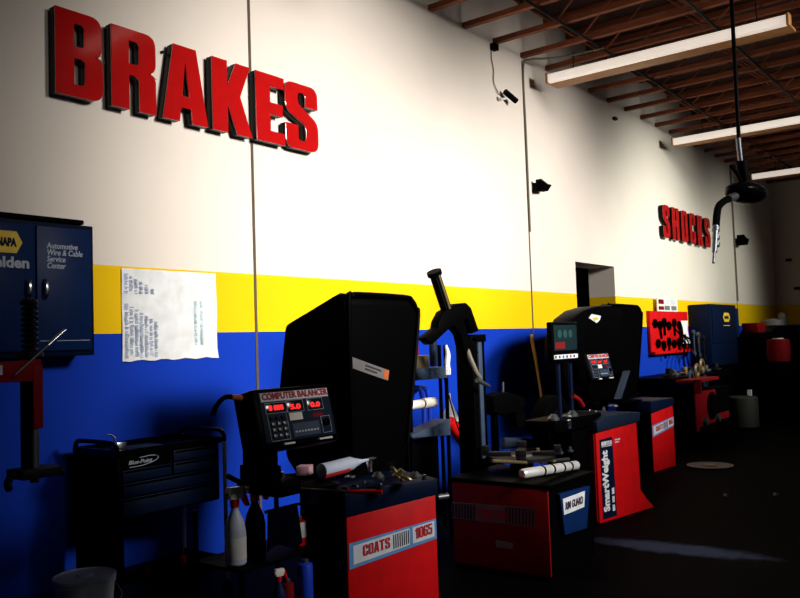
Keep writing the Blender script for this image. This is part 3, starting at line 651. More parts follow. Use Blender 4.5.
# red fire-extinguisher-like tool and white funnel
a, b = wy(449, 421, -.75), wy(467, 446, -.75)
t = thing('impact_tool', 'red bottle jack handle grip leaning down between stand and black column', 'tool', b)
MB().cyl(a, b, .055, .06).build('grip', RED, t, bevel=.01); MB().tube([b, b.lerp(a, -.5), wy(480, 470, -.8)], .03).build('shaft', BLACK, t)
a = wy(450, 415, -.6)
meta(MB().lathe([(.09, 0), (.085, .02), (.015, .2), (.012, .26)], (a.x, a.y, a.z-.06)).build('funnel', WHITE), 'white plastic funnel behind the red tool grip', 'funnel')

# ------------------------------------------------------------------ tire changer
t = thing('tire_changer', 'shaded red tire changer with black swing arm, tilted steel shaft and turntable in the middle', 'tire changer', (5.4, -1.95, 0))
X0 = 5.06
MB().prism([(-2.31, .03), (-1.52, .03), (-1.52, .62), (-2.31, .62)], 'X', X0, 5.74).build('cabinet', RED_SHADE, t, bevel=.01)  # shade on the left-facing front painted in as darker red
MB().box(X0+.02, 5.72, -2.29, -1.54, 0, .035).build('plinth', BLACK, t)
MB().box(X0-.004, 5.76, -2.33, -1.5, .62, .65).build('top_deck', BLACK, t, bevel=.005)
MB().box(X0+.012, 5.738, -2.318, -2.309, .03, .62).build('end_cover', BLACK, t)
MB().prism([(5.21, .29), (5.56, .27), (5.64, .56), (5.16, .58)], 'Y', -2.35, -2.318).build('end_panel', NAVY, t, bevel=.004)
p = MB().prism([(5.20, .43), (5.52, .43), (5.54, .54), (5.19, .54)], 'Y', -2.355, -2.35).build('end_label', LABEL, t)
text('RIM GUARD', .07, LETD, p, (5.22, -2.3565, .462), bold=.03, fit=.28, shear=.2)
a, b, c, d = wx(452, 518, X0), wx(535, 527, X0), wx(535, 508, X0), wx(452, 502, X0)
f = MB(); f.quad([a, b, c, d], .004, (-1, 0, 0)); lab = f.build('name_plate', LABELD, t)
def lerpq(u, v): return a.lerp(b, u).lerp(d.lerp(c, u), v)
m = MB()
for i in range(26):
    u = i/26+.01
    if .30 < u < .66:
        if len(m.bm.verts) : m.build('plate_stripes', LETD, lab); m = MB()
        continue
    m.quad([lerpq(u, .06), lerpq(u+.018, .06), lerpq(u+.018, .94), lerpq(u, .94)], .006, (-1, 0, 0))
m.build('plate_stripes', LETD, lab)
block('COATS', .24, .062, LETR, lab, lerpq(.33, .22)+Vector((-.0055, 0, 0)), ux=(lerpq(1, .2)-lerpq(0, .2)))
a, b, c, d = wx(496, 547, X0), wx(513, 549, X0), wx(513, 543, X0), wx(496, 540, X0)
MB().quad([a, b, c, d], .004, (-1, 0, 0)).build('data_plate', LABELD, t)
# turntable
m = MB(); m.lathe([(.09, .65), (.09, .72), (.26, .73), (.26, .755), (.05, .76), (.05, .77)], (5.62, -1.80, 0), seg=32); m.build('turntable', IRON, t)
for k in range(4):
    a = k*PI/2+.5; c_, s_ = math.cos(a), math.sin(a)
    m = MB(); m.box(.08, .30, -.035, .035, .757, .785, T=Matrix.Translation((5.62, -1.80, 0)) @ Matrix.Rotation(a, 4, 'Z')); m.box(.25, .30, -.04, .04, .785, .83, T=Matrix.Translation((5.62, -1.80, 0)) @ Matrix.Rotation(a, 4, 'Z')); m.build('clamp_jaw', IRON, t, bevel=.004)
# columns behind
cb = wy(471, 400, -1.45)
MB().box(cb.x-.03, cb.x+.045, -1.50, -1.34, 0, 1.68).build('column', BLACK, t, bevel=.01)
cg = wy(480, 400, -1.45)
MB().box(cg.x-.055, cg.x-.0, -1.49, -1.40, .3, 1.66).build('side_rail', SLATEG, t, bevel=.006)
MB().box(cg.x+.012, cg.x+.03, -1.49, -1.44, .5, 1.64).build('air_pipe', BLACK, t)
MB().box(cb.x-.05, cg.x+.05, -1.5, -1.4, 1.64, 1.70).build('column_cap', BLACK, t, bevel=.006)
yy = -1.52
s0, s1 = wy(434, 272, yy), wy(446, 309, yy)
sh = MB(); sh.cyl(s0, s1, .046, seg=6); sh.build('tilted_shaft', IRON, t)
br = MB(); br.cyl(s0.lerp(s1, .1)+Vector((-.02, -.044, 0)), s1+Vector((-.02, -.044, 0)), .010); br.build('shaft_edge', BRASS, t)
MB().cyl(s0-(s1-s0)*.02, s0+(s1-s0)*.09, .056).build('shaft_cap', BLACK, t)
def pp(*pts): 
    q = [wy(px_, py_, yy) for px_, py_ in pts]; return [(v.x, v.z) for v in q]
MB().prism(pp((435, 322), (440, 312), (452, 304), (462, 303), (467, 308), (475, 331), (468, 334), (463, 318), (460, 322), (465, 338), (474, 352), (468, 368), (461, 352), (457, 335), (450, 326), (443, 331), (428, 345), (421, 338), (434, 328)), 'Y', yy-.04, yy+.04).build('swing_arm_head', BLACK, t, bevel=.008)
MB().tube([wy(465, 345, yy), wy(470, 358, yy-.05), wy(476, 372, yy-.08), wy(480, 378, yy-.08)], lambda s: .022-.004*s).build('coiled_hose', CABLE, t)
m = MB(); m.cyl(wy(477, 380, yy-.08), wy(489, 386, yy-.08), .02, .013); m.build('lock_knob', STEEL, t)
# chrome cylinder with straps, on deck near front
p0, p1 = wy(522, 474, -2.2), wy(577, 468, -2.2); p0.z = max(p0.z, .687); p1.z = max(p1.z, .687)
t = thing('air_tank', 'chrome cylinder bound with black straps lying on top of the tire changer', 'cylinder', (p0.lerp(p1, .5)))
m = MB(); m.tube([p0, p0.lerp(p1, .02), p0.lerp(p1, .98), p1], lambda s: .034 if .01 < s < .99 else .024, seg=20, smooth=False); m.build('cylinder', WSTEEL, t)
for k, (fa, fb) in enumerate(((.33, .33), (.42, .58), (.68, .70), (.83, .85))):
    q0 = p0.lerp(p1, fa); q1 = p0.lerp(p1, fb); dd = (p1-p0).normalized()
    MB().cyl((q0+q1)/2-dd*.011, (q0+q1)/2+dd*.011, .0365).build('strap', RUBBER, t)
MB().cyl(p1, p1+(p1-p0)*.05, .012).build('valve', BLACK, t)

# clutter on and above the changer
def bar(name, label, cat, a, b, r, m, r1=None):
    o = MB().cyl(a, b, r, r1).build(name, m); return meta(o, label, cat)
bar('tire_iron', 'long steel tire iron lying across the turntable behind the chrome cylinder', 'tire iron', wy(540, 462, -1.75), wy(587, 457, -1.75), .014, STEEL)
bar('tire_iron', 'worn steel tire iron lying left of the turntable', 'tire iron', wy(492, 461, -1.95), wy(532, 463, -1.95), .013, BRASS)
p = wy(522, 457, -1.85); meta(MB().lathe([(.09, 0), (.10, .01), (.08, .03), (.03, .035)], p-Vector((0, 0, .02))).build('hub_cap', STEEL), 'round steel hub cover on the turntable', 'hub cover')
for i, (px_, py_, mm, d_) in enumerate(((538, 452, BRASS, 'leftmost brass fitting'), (546, 456, BRASS, 'brass fitting beside the steel hub cover'), (553, 460, BRASS, 'brass fitting in front of the long tire iron'), (560, 452, STEEL, 'steel fitting behind the brass ones'), (570, 450, STEEL, 'rightmost steel fitting'))):
    p = wy(px_, py_, -1.8); m = MB(); m.lathe([(.02, 0), (.028, .008), (.028, .022), (.014, .026), (.014, .05), (.008, .052)], p-Vector((0, 0, .02))); meta(m.build('pipe_fitting', mm), d_+' on the tire changer top', 'fitting', 'fittings on the tire changer')

# work table plate + hanging wheel parts against the blue wall
t = thing('work_bench', 'low dark bench with a grey steel edge between tire changer and SmartWeight machine', 'bench', (7.4, -.9, 0))
a, b = wy(503, 447, -1.0), wy(555, 443, -1.0)
MB().prism([(a.x, a.z-.02), (b.x+.25, b.z-.05), (b.x+.25, b.z+.0), (a.x, a.z+.09)], 'Y', -1.02, -.98).build('edge_plate', SLATEG, t)
MB().box(a.x, b.x+.3, -.98, -.79, .50, .55).build('bench_top', BLACK, t)
for xx in (a.x+.03, b.x+.25):
    for y_ in (-.95, -.82): MB().box(xx-.025, xx+.025, y_-.025, y_+.025, 0, .5).build('leg', BLACK, t)
t = thing('tire_stand', 'black bead breaker stand with rollers against the blue wall right of the column', 'stand', (7.2, -.5, 0))
yq = -.55
def pq(y_, *pts):
    q = [wy(px_, py_, y_) for px_, py_ in pts]; return [(v.x, v.z) for v in q]
MB().prism(pq(yq, (485, 396), (500, 392), (516, 397), (518, 405), (510, 412), (495, 415), (486, 412)), 'Y', yq-.1, yq+.1).build('head', RUBBER, t, bevel=.01)
p = wy(517, 418, yq); MB().lathe([(.02, -.05), (.10, -.05), (.11, 0), (.10, .05), (.02, .05)], p, ax='Y').build('roller', RUBBER, t)
a, b = wy(494, 414, yq), wy(494, 440, yq); MB().cyl((a.x, yq, 0), (a.x, yq, a.z), .04).build('post', BLACK, t)
a, b = wy(503, 382, yq), wy(503, 395, yq); MB().cyl(a, b, .012).build('pin', STEEL, t)
MB().box(b.x-.3, b.x+.3, yq-.2, yq+.2, 0, .04).build('base', BLACK, t)
MB().cyl(wy(508, 408, yq), wy(517, 418, yq), .03).build('roller_arm', BLACK, t)

# broom leaning
a, b = wy(531, 335, -.04), wy(542, 393, -.3)
t = thing('push_broom', 'yellow wooden broom handle leaning against the blue wall beside the vertical joint', 'broom', (b.x, b.y, 0))
d = (b-a)/(b.z-a.z); foot = a+d*(0.05-a.z); foot.y = max(foot.y, -.6)
MB().cyl(a, a.lerp(b, .45), .022).build('upper_handle', WOODY, t); MB().cyl(a.lerp(b, .45), foot, .017).build('lower_handle', WOODY, t)
MB().box(foot.x-.2, foot.x+.2, foot.y-.03, foot.y+.03, .0, .07).build('brush_head', BLACK, t)

# ------------------------------------------------------------------ SmartWeight balancer
rz = math.atan2(-.15, .92)
t = thing('smart_balancer', 'tall red SmartWeight wheel balancer with dark blue label stripe, monitor and arched black hood', 'wheel balancer', (6.85, -1.86, 0), rz)
G = frame(t); W = .93
front = [(0, 0), (.93, 0), (.80, .10), (.70, .20), (.68, .84), (0, .81)]
MB(G).prism(front, 'Y', 0, .50).build('cabinet', RED, t, bevel=.01)
MB(G).prism([(-.015, .805), (.69, .84), (.715, .925), (.45, .94), (.12, .93), (-.02, .90)], 'Y', -.03, .52).build('tray_top', SLATE, t, bevel=.012)
MB(G).box(-.012, 0, .02, .5, .02, .80).build('side_panel', RED_SHADE, t)  # left side in darker red, its shade painted in
# label stripe
st = MB(G).prism([(.05, .03), (.27, .03), (.25, .74), (.05, .73)], 'Y', -.003, 0).build('label_stripe', NAVYD, t)
RX = G.to_3x3()
text('SmartWeight', .125, LETW, st, G @ Vector((.155, -.0045, .09)), ux=RX @ Vector((0, 0, 1)), uy=RX @ Vector((-1, 0, 0)), bold=.045, fit=.54)
MB(G).box(.06, .245, -.005, -.003, .655, .715).build('brand_field', SLATE, st)
block('HUNTER', .165, .036, LETW, st, G @ Vector((.068, -.0055, .674)), ux=RX @ Vector((1, 0, 0)))
m = MB(G); m.box(.07, .235, -.0055, -.005, .663, .668); m.build('brand_rule', LETW, st)
for k in range(3): MB(G).box(.205, .242, -.005, -.003, .08+k*.075, .135+k*.075).build('pictogram', LABEL, st)
for k in range(2): MB(G).box(.29, .38-.02*k, -.004, -.001, .70-.022*k, .713-.022*k).build('print_line', LETG, t)
MB(G).cyl((.70, .2, .68), (.80, .2, .68), .13, .12).build('spindle_hub', RUBBER, t); MB(G).cyl((.80, .2, .68), (.92, .2, .68), .02).build('spindle', STEEL, t)
# monitor on pole
yy = -1.85
a, b, c, d = [wy(*q, yy) for q in ((553, 362), (579, 359), (578, 322), (552, 324))]
cx = (a.x+b.x)/2; mw = (b.x-a.x)/2; 
mz0, mz1 = min(a.z, b.z)-.01, max(c.z, d.z)
MM = Matrix.Translation((cx, yy, 0))
mo = MB(MM).box(-mw, mw, 0, .05, mz0, mz1).build('monitor', PLAST, t, bevel=.01)
MB(MM).box(-mw+.03, mw-.03, -.003, 0, mz0+.10, mz1-.025).build('screen', DARKGLASS, mo)
e = MB(MM)
for k in range(3): e.lathe([(.035, -.003), (.035, -.005)], (-.11+k*.10, 0, mz1-.10), ax='Y', seg=14)
e.build('screen_gauge', SCRGREEN, mo)
MB(MM).box(-mw+.05, -.02, -.005, -.003, mz0+.115, mz0+.17).build('screen_readout', SCRRED, mo)
MB(MM).box(-mw+.02, mw-.03, -.006, 0, mz0+.03, mz0+.065).build('button_strip', LABEL, mo)
for k in range(6): MB(MM).box(-mw+.03+k*(2*mw-.08)/6, -mw+.055+k*(2*mw-.08)/6, -.009, -.006, mz0+.037, mz0+.058).build('button', [LETD, LETD, BLUEP, LETD, LETR, LETD][k], mo)
for px_ in (558, 570):
    p = wy(px_, 365, yy+.06); MB().cyl((p.x, yy+.06, .95), (p.x, yy+.06, mz0+.02), .018).build('monitor_post', NAVYD, t)
# forked pedestal carrying the monitor
p = wy(565, 400, yy+.06)
m = MB(); m.box(p.x-.30, p.x+.6, yy, yy+.3, .86, .97); m.box(p.x+.1, p.x+.5, yy+.05, yy+.28, 0, .86); m.build('pedestal', BLACK, t, bevel=.02)
# arched hood
yy = -1.02
def arc(pts, y_): return [(v.x, v.z) for v in [wy(px_, py_, y_) for px_, py_ in pts]]
hp = arc([(570, 400), (564, 370), (565, 340), (568, 328), (574, 318), (584, 310), (597, 306), (612, 305), (622, 310), (624, 400)], yy)
hd_ = MB().prism(hp, 'Y', yy-.0, yy+.25).build('hood', PLAST, t, bevel=.02)
dq = arc([(589, 318), (592, 314), (601, 316), (600, 320), (597, 323)], yy-.005)
de = MB().prism(dq, 'Y', yy-.004, yy).build('hood_decal', LABEL, hd_)
dq = arc([(593, 318), (597, 317), (599, 319), (595, 321)], yy-.01); MB().prism(dq, 'Y', yy-.008, yy-.004).build('decal_mark', YELM, hd_)
# pale support strut leaning from hood to tray
a, b = wy(628, 371, -1.75), wy(619, 399, -1.75)
MB().quad([a+Vector((-.03, 0, 0)), b+Vector((-.03, 0, 0)), b+Vector((.06, 0, 0)), a+Vector((.06, 0, 0))], .04, (0, 1, 0)).build('strut', SLATEG, t)
MB().tube([wy(573, 396, -1.9), wy(579, 400, -1.92), wy(583, 406, -1.93)], .02).build('red_lever', RED_SHADE, t)
MB().cyl(wy(569, 420, -2.0), wy(570, 428, -2.0), .014).build('chrome_knob', CHROME, t)
# parts on tray
for i, (px_, py_, k) in enumerate(((561, 391, 1), (575, 398, 2), (580, 394, 1), (591, 411, 0), (597, 412, 0), (604, 411, 3), (613, 407, 2))):
    p = wy(px_, py_, -1.88)
    lab = ['round cone at the left of the SmartWeight tray', 'steel ring left on the SmartWeight tray', 'cone beside the monitor post', 'small clip weight in the middle of the SmartWeight tray', 'second small clip weight just right of the middle', 'small chrome socket on the SmartWeight tray', 'steel ring at the foot of the pale strut'][i]
    c = Vector((p.x, -1.80, .972)) if i < 3 else wz(px_, py_, .942)
    if k == 1: o = MB().lathe([(.05, 0), (.05, .015), (.02, .05), (.012, .05)], c).build('adapter_cone', STEEL)
    elif k == 2: o = MB(Matrix.Translation(c)).rings([[(R_*math.cos(a*PI/8), R_*math.sin(a*PI/8), h) for a in range(16)] for R_, h in ((.05, 0), (.055, .01), (.05, .02), (.035, .02), (.03, .01), (.035, 0))], closed=True).build('flange_ring', STEEL)
    elif k == 3: o = MB().lathe([(.014, 0), (.015, .04), (.01, .041), (.01, .01)], c).build('socket', CHROME)
    else: o = MB(Matrix.Translation(c)).prism([(-.025, 0), (.025, 0), (.02, .015), (-.02, .015)], 'Y', -.01, .01).build('wheel_weight', CHROME, bevel=.002)
    meta(o, lab, {1: 'adapter cone', 2: 'ring', 3: 'socket', 0: 'wheel weight'}[k], 'loose parts on the SmartWeight tray')
# black machine body left of the SmartWeight (mounted wheel / motor)
t = thing('mounted_wheel', 'black tire on its rim mounted in the dark left of the SmartWeight machine', 'wheel', wy(552, 425, -1.2))
p = wy(552, 425, -1.2)
m = MB(); m.rings([[Vector((p.x, p.y, p.z))+Vector(((R_)*math.cos(a*PI/14), h, R_*math.sin(a*PI/14))) for a in range(28)] for R_, h in ((.17, -.09), (.25, -.10), (.29, -.06), (.295, .06), (.25, .10), (.17, .09))], closed=True); m.build('tire', RUBBER, t)
m = MB(); m.lathe([(.02, -.02), (.07, -.02), (.09, -.04), (.165, -.06), (.17, -.07), (.17, .07), (.02, .05)], p, ax='Y'); m.build('rim', IRON, t)

# ------------------------------------------------------------------ red tool board on the wall with card and paper
t = thing('tool_board', 'red wall board hung with black tools below a small printed sign', 'tool board', (13.95, -.03, 1.33))
MB().box(13.02, 14.86, -.06, -.004, 1.33, 2.04).build('board', RED, t, bevel=.006)
MB().box(13.02, 14.86, -.12, -.06, 1.33, 1.37).build('ledge', RED, t)
m_ = None
toolz = [(13.2, 1.83), (13.42, 1.80), (13.62, 1.85), (13.84, 1.79), (14.1, 1.84), (14.35, 1.8), (13.3, 1.50), (13.55, 1.47), (13.8, 1.52), (14.05, 1.48), (14.3, 1.5), (14.55, 1.47)]
tn = ['ring gauge', 'drum gauge', 'adjusting spoon', 'seal puller', 'brake spring tool', 'rotor gauge', 'hose clamp tool', 'cone set', 'ratchet', 'hub wrench', 'hook tool', 'line wrench']
pos = ['top row, first', 'top row, second', 'top row, third', 'top row, fourth', 'top row, fifth', 'top row, last', 'bottom row, first', 'bottom row, second', 'bottom row, third', 'bottom row, fourth', 'bottom row, fifth', 'bottom row, last']
for i, (x, z) in enumerate(toolz):
    m = MB()
    m.rings([[Vector((x, -.08, z))+Vector((R_*math.cos(a*PI/6), h, R_*math.sin(a*PI/6))) for a in range(12)] for R_, h in ((.075, -.015), (.075, .02), (.04, .02), (.04, -.015))], closed=True)
    if i % 3: m.cyl((x, -.08, z-.07), (x+.04*(i % 2), -.08, z-.22), .018, .022, seg=8)
    else: m.cyl((x-.1, -.08, z), (x+.12, -.08, z+.01), .02, seg=8)
    meta(m.build('hand_tool', BLACK), f'black hand tool with round head on the red board, {pos[i]}', 'hand tool', 'black tools on the red board')
t = thing('wall_sign', 'small white sign with red and grey blocks above the red tool board', 'sign', (13.8, -.07, 2.04))
MB().box(13.34, 14.32, -.075, -.06, 2.035, 2.26).build('card', WHITE, t)
for x, m__, z0, z1 in ((13.40, RED_SHADE, 2.16, 2.235), (13.40, RED_SHADE, 2.06, 2.12), (13.68, LABELD, 2.06, 2.13), (13.68, LABEL, 2.16, 2.24), (14.0, LABELD, 2.06, 2.13), (14.0, LABEL, 2.16, 2.24)):
    MB().box(x, x+.24, -.079, -.075, z0, z1).build('printed_block', m__, t)
p = wy(686, 332, -.12)
m = MB(); g = [[m.v((p.x-.25+.4*i/3+.07*(3-j)/3, -.12-.03*math.sin(i+j), p.z-.20+.40*j/3)) for i in range(4)] for j in range(4)]
for j in range(3):
    for i in range(3): m.face([g[j][i], g[j][i+1], g[j+1][i+1], g[j+1][i]])
meta(m.build('paper_sheet', PAPER), 'loose white paper sheet pinned at the right edge of the red board', 'paper')
MBb = thing('cable_bundle', 'tangle of dark cables hanging in front of the red tool board', 'cables', (14.0, -.3, .9))
for k in range(5):
    x = 13.9+.2*k; MB().tube([(x, -.15, 1.75-.06*k), (x+.15, -.25, 1.5), (x-.1, -.3, 1.25), (x+.1, -.28, 1.0)], .014, seg=6).build('cable', RUBBER, MBb)

# bench with clutter below the board
t = thing('parts_bench', 'black parts bench under the red tool board', 'bench', (13.2, -.5, 0))
MB().box(12.0, 14.98, -.75, -.05, .93, 1.0).build('bench_top', BLACK, t)
MB().box(12.1, 14.9, -.70, -.1, .02, .7).build('cupboard', BLACK, t, bevel=.01)
for x in (12.05, 14.93):
    for y_ in (-.7, -.12): MB().box(x-.03, x+.03, y_-.03, y_+.03, 0, .93).build('leg', BLACK, t)
for i, (x, h_, mm) in enumerate(((12.4, .13, IRON), (12.75, .09, STEEL), (13.1, .12, BRASS), (13.5, .1, IRON), (13.9, .15, IRON), (14.3, .1, STEEL), (14.7, .12, IRON))):
    meta(MB().lathe([(.06, 0), (.10, .01), (.10, .03), (.05, .05), (.05, h_), (.02, h_+.005)], (x, -.55+.05*(i % 2), 1.0)).build('brake_hub', mm), ['first', 'second', 'third', 'fourth', 'fifth', 'sixth', 'seventh'][i] + ' hub from the left on the bench under the red board', 'hub', 'hubs on the parts bench')

# brake lathe (red machine)
t = thing('brake_lathe', 'low red brake lathe cabinet with a round black opening, right of the distant balancer', 'brake lathe', (12.8, -.8, 0))
xa, xb, yf = 12.05, 13.75, -1.03
MB().box(xa, xb, yf, -.78, .10, .80).build('cabinet', BLACK, t, bevel=.01)
MB().prism([(xa, .22), (xa+.12, .22), (xa+.12, .28), (xb-.1, .30), (xb-.1, .40), (xa+.95, .40), (xa+.95, .78), (xa, .80)], 'Y', yf-.012, yf).build('front_panel', RED_SHADE, t)
MB().box(xa, xb-.6, yf-.03, -.77, .93, .97).build('red_shelf', RED_SHADE, t)
m = MB(); m.lathe([(.02, 0), (.20, 0), (.21, -.02), (.17, -.03), (.16, -.05), (.02, -.05)], (xa+.72, yf-.012, .55), ax='Y'); m.build('flywheel', RUBBER, t)
for i, x in enumerate((.34, .95)):
    MB().lathe([(.02, 0), (.07, 0), (.06, -.05), (.02, -.06)], (xa+x, yf-.012, .34), ax='Y', seg=14).build('knob', STEEL, t)
MB().box(xa+.0, xa+.04, yf-.1, yf, .78, .98).build('bracket', RED_SHADE, t)

# second navy cabinet
t = thing('parts_cabinet', 'distant navy blue parts cabinet with small yellow hexagon badge near the back corner', 'cabinet', (15.9, -.2, 0))
MB().box(15.05, 16.65, -.40, -.02, 1.05, 2.17).build('body', NAVYD, t, bevel=.01)
MB().box(15.12, 16.58, -.42, -.40, 1.45, 2.12).build('door', NAVYD, t, bevel=.01)
hexlogo(t, 15.95, 1.93, -.421, .22, .085, 'NAPA', NAVYD)
MB().box(15.75, 16.15, -.423, -.42, 1.77, 1.785).build('badge_line', YELM, t)
MB().box(16.66, 17.2, -.3, -.02, 1.55, 2.12).build('side_locker', NAVY, t, bevel=.01)
MB().box(15.1, 16.6, -.40, -.05, 0, 1.05).build('plinth', BLACK, t)
# hanging tools and belts left / below
for i, (px_, py_, mm, l_) in enumerate(((699, 345, STEEL, 'bright wrench'), (704, 348, IRON, 'steel wrench'), (694, 343, SLATEG, 'pale wrench'), (709, 350, BRASS, 'brass coloured wrench'))):
    p = wy(px_, py_, -.3); m = MB(); m.box(p.x-.025, p.x+.025, -.31, -.29, p.z-.17, p.z+.17); m.cyl((p.x, -.32, p.z+.18), (p.x, -.28, p.z+.18), .05, seg=10); m.cyl((p.x, -.32, p.z-.18), (p.x, -.28, p.z-.18), .045, seg=10)
    meta(m.build('wrench', mm, bevel=.004), f'{l_} hanging left of the distant navy cabinet', 'wrench', 'wrenches left of the distant cabinet')
for i, (px_, py_, mm) in enumerate(((697, 371, BRASS), (702, 366, BRASS), (691, 378, SLATEG), (705, 382, SLATE))):
    p = wy(px_, py_, -.78); R1 = .09
    m = MB(); m.rings([[Vector((p.x, -.78, p.z))+Vector((R_*math.cos(a*PI/8), h, 1.25*R_*math.sin(a*PI/8))) for a in range(16)] for R_, h in ((R1, -.02), (R1+.012, 0), (R1, .02), (R1-.03, .02), (R1-.03, -.02))], closed=True)
    meta(m.build('bearing_ring', mm), ['lower pale brass ring', 'upper pale brass ring', 'blue-grey ring left of the brass ones', 'dark ring right of the brass ones'][i] + ' hung above the brake lathe', 'ring', 'rings above the brake lathe')

# far tool chest, boxes
t = thing('tool_chest', 'distant black roller tool chest with red lower drawer near the back corner', 'tool chest', (18.5, -.5, 0))
MB().box(17.3, 20.3, -.75, -.15, .85, 1.62).build('upper_chest', BLACK, t, bevel=.01)
MB().box(17.35, 19.2, -.80, -.751, 1.13, 1.34).build('drawer', RED_SHADE, t)
MB().box(17.3, 20.3, -.75, -.15, .0, .84).build('lower_chest', BLACK, t, bevel=.01)
MB().prism([(18.1, 1.622), (20.5, 1.622), (20.3, 1.76), (18.4, 1.76)], 'Y', -.7, -.2).build('lid', BLACKG, t)
p = wy(779, 358, -1.08); can(p.x, -1.08, 1.06, .20, .42, RED_SHADE, 'round red gas canister standing against the distant tool chest', name='fuel_canister', cat='canister', cap=CREAM)
m = MB(); 
t = thing('canister_stand', 'small black stand under the red canister by the distant chest', 'stand', (p.x, -1.08, 0)); MB().box(p.x-.25, p.x+.25, -1.3, -.84, .0, 1.04).build('box', BLACK, t, bevel=.01); MB().box(p.x-.27, p.x+.27, -1.32, -.82, 1.04, 1.058).build('top', BLACK, t)
meta(MB().prism([(17.42, 1.622), (17.95, 1.622), (18.02, 1.82), (17.36, 1.82)], 'Y', -.6, -.3).build('red_bin', RED_SHADE, bevel=.01), 'small red plastic bin on the distant tool chest beside the navy cabinet', 'bin')
for i, (px_, h_, r_, mm, nm, lb) in enumerate(((772, .12, .22, LABELD, 'oil_jug', 'flat cream bundle on top of the distant chest'), (782, .26, .08, LABELD, 'oil_bottle', 'cream bottle on top of the distant chest'), (790, .16, .05, LABELD, 'oil_bottle', 'rightmost small white bottle on the distant chest'))):
    p = wy(px_, 323, -.5); zt = 1.762
    can(min(p.x, 20.15), -.5, zt, r_, h_, mm, lb, name=nm, cat='bottle', cap=mm)
# pale panel and white post in the dark at right
t = thing('drum_dolly', 'dim grey-green drum with a bright white edge strip in the dark right corner', 'drum', (15.6, -1.0, 0))
p = wy(748, 405, -1.0)
MB().lathe([(.22, 0), (.24, .02), (.24, .5), (.22, .52)], (p.x-.3, -1.0, p.z-.35)).build('drum', OLIVE, t)
MB().box(p.x-.0, p.x+.06, -1.06, -1.0, p.z-.35, p.z+.26).build('edge_strip', LETG, t)
MB().box(p.x-.5, p.x+.1, -1.2, -.8, 0, p.z-.35).build('dolly', BLACK, t)

# floor bits
c = wz(710, 466.3, .004)
t = thing('paper_plate', 'flat pale round tray lying on the dark floor at right', 'tray', (c.x, c.y, 0))
MB().lathe([(.0, .002), (.22, .002), (.27, .02), (.275, .02), (.23, .006), (.0, .006)], (c.x, c.y, 0), seg=32).build('dish', LABELD, t)
MB().lathe([(.05, .006), (.09, .008), (.07, .03), (.03, .032)], (c.x, c.y, 0)).build('plug', BRASS, t)
for i, (px_, py_) in enumerate(((726, 496), (776, 495), (564, 545), (571, 551), (553, 556))):
    c = wz(px_, py_, 0); s = .025 if i < 2 else .02
    meta(MB(Matrix.Translation((c.x, c.y, 0))).prism([(-s, 0), (s, 0), (s*.7, s*.8), (-s*.4, s)], 'Y', -s*.8, s*.8).build('metal_scrap', CHROME if i > 2 else STEEL, bevel=.003),
         ['small metal scrap on the floor below the round tray', 'small metal scrap on the floor at far right', 'scrap on the floor under the blue end panel', 'second scrap just below the first under the blue panel', 'scrap on the floor left of the other two under the blue panel'][i], 'scrap', 'scraps on the floor')
a, b = wz(582, 537, .02), wz(588, 549, .02)
meta(MB().cyl(a, b, .012, .008, seg=8).build('valve_stem', CHROME), 'short bright rod lying on the floor right of the tire changer', 'rod')

# ------------------------------------------------------------------ wall speakers, camera, wires
def speaker(x, z, s, label):
    t = thing('wall_speaker', label, 'speaker', (x, -.1, z), group='small black wall speakers')
    MB().prism([(x-.17*s, z-.13*s), (x+.12*s, z-.10*s), (x+.30*s, z+.06*s), (x+.1*s, z+.06*s), (x-.17*s, z+.13*s)], 'Y', -.24*s, -.06).build('cabinet', BLACK, t, bevel=.012)
    MB().box(x-.1*s, x+.1*s, -.245*s-.004, -.24*s, z-.08*s, z+.04*s).build('grille', RUBBER, t)
    MB().box(x-.05, x+.05, -.07, .0, z-.05, z+.05).build('bracket', IRON, t)
speaker(9.42, 3.60, .62, 'small black wedge wall speaker just right of the middle wall joint')
speaker(18.4, 3.60, .9, 'distant small black wall speaker right of the SHOCKS lettering')
t = thing('security_camera', 'tiny black security camera on a white bracket high on the white wall', 'camera', (8.62, -.06, 4.56))
MB().tube([(8.56, 0, 4.57), (8.56, -.05, 4.56), (8.64, -.07, 4.58)], .012, seg=8).build('bracket', PAPER, t)
MB().lathe([(.028, 0), (.028, .02), (.02, .022)], (8.56, 0, 4.57), ax='Y').build('mount', PAPER, t)
MB().cyl((8.62, -.07, 4.66), (8.80, -.12, 4.57), .035).build('body', BLACK, t)
meta(MB().tube([(8.45, -.012, 5.2), (8.43, -.012, 5.05), (8.47, -.012, 4.9), (8.46, -.012, 4.75), (8.56, -.02, 4.62)], .006, seg=6).build('camera_wire', CABLE), 'thin loose wire running down to the small security camera', 'wire')
meta(MB().box(8.42, 8.52, -.07, -.0, 5.14, 5.22).build('junction_box', BLACK, bevel=.005), 'small black junction box at the wall top above the security camera', 'junction box')
meta(MB().tube([(9.2, -.02, 3.0), (9.2, -.02, 4.2), (9.2, -.02, 5.1), (9.22, -.1, 5.2), (9.3, -.25, 5.2), (9.42, -.5, 5.2), (9.46, -1.0, 5.19)], .012, seg=8).build('conduit', CABLE), 'pale electrical conduit rising along the middle wall joint to the nearest ceiling light', 'conduit')
meta(MB().tube([(18.24, -.02, 2.3), (18.24, -.02, 4.2), (18.24, -.02, 5.2)], .012, seg=8).build('conduit', CABLE), 'thin conduit along the farthest wall joint', 'conduit')
meta(MB().box(12.02, 12.12, -.05, 0, 5.0, 5.04).build('wall_hook', IRON), 'tiny hook at the wall top between the first two ceiling lights', 'hook')
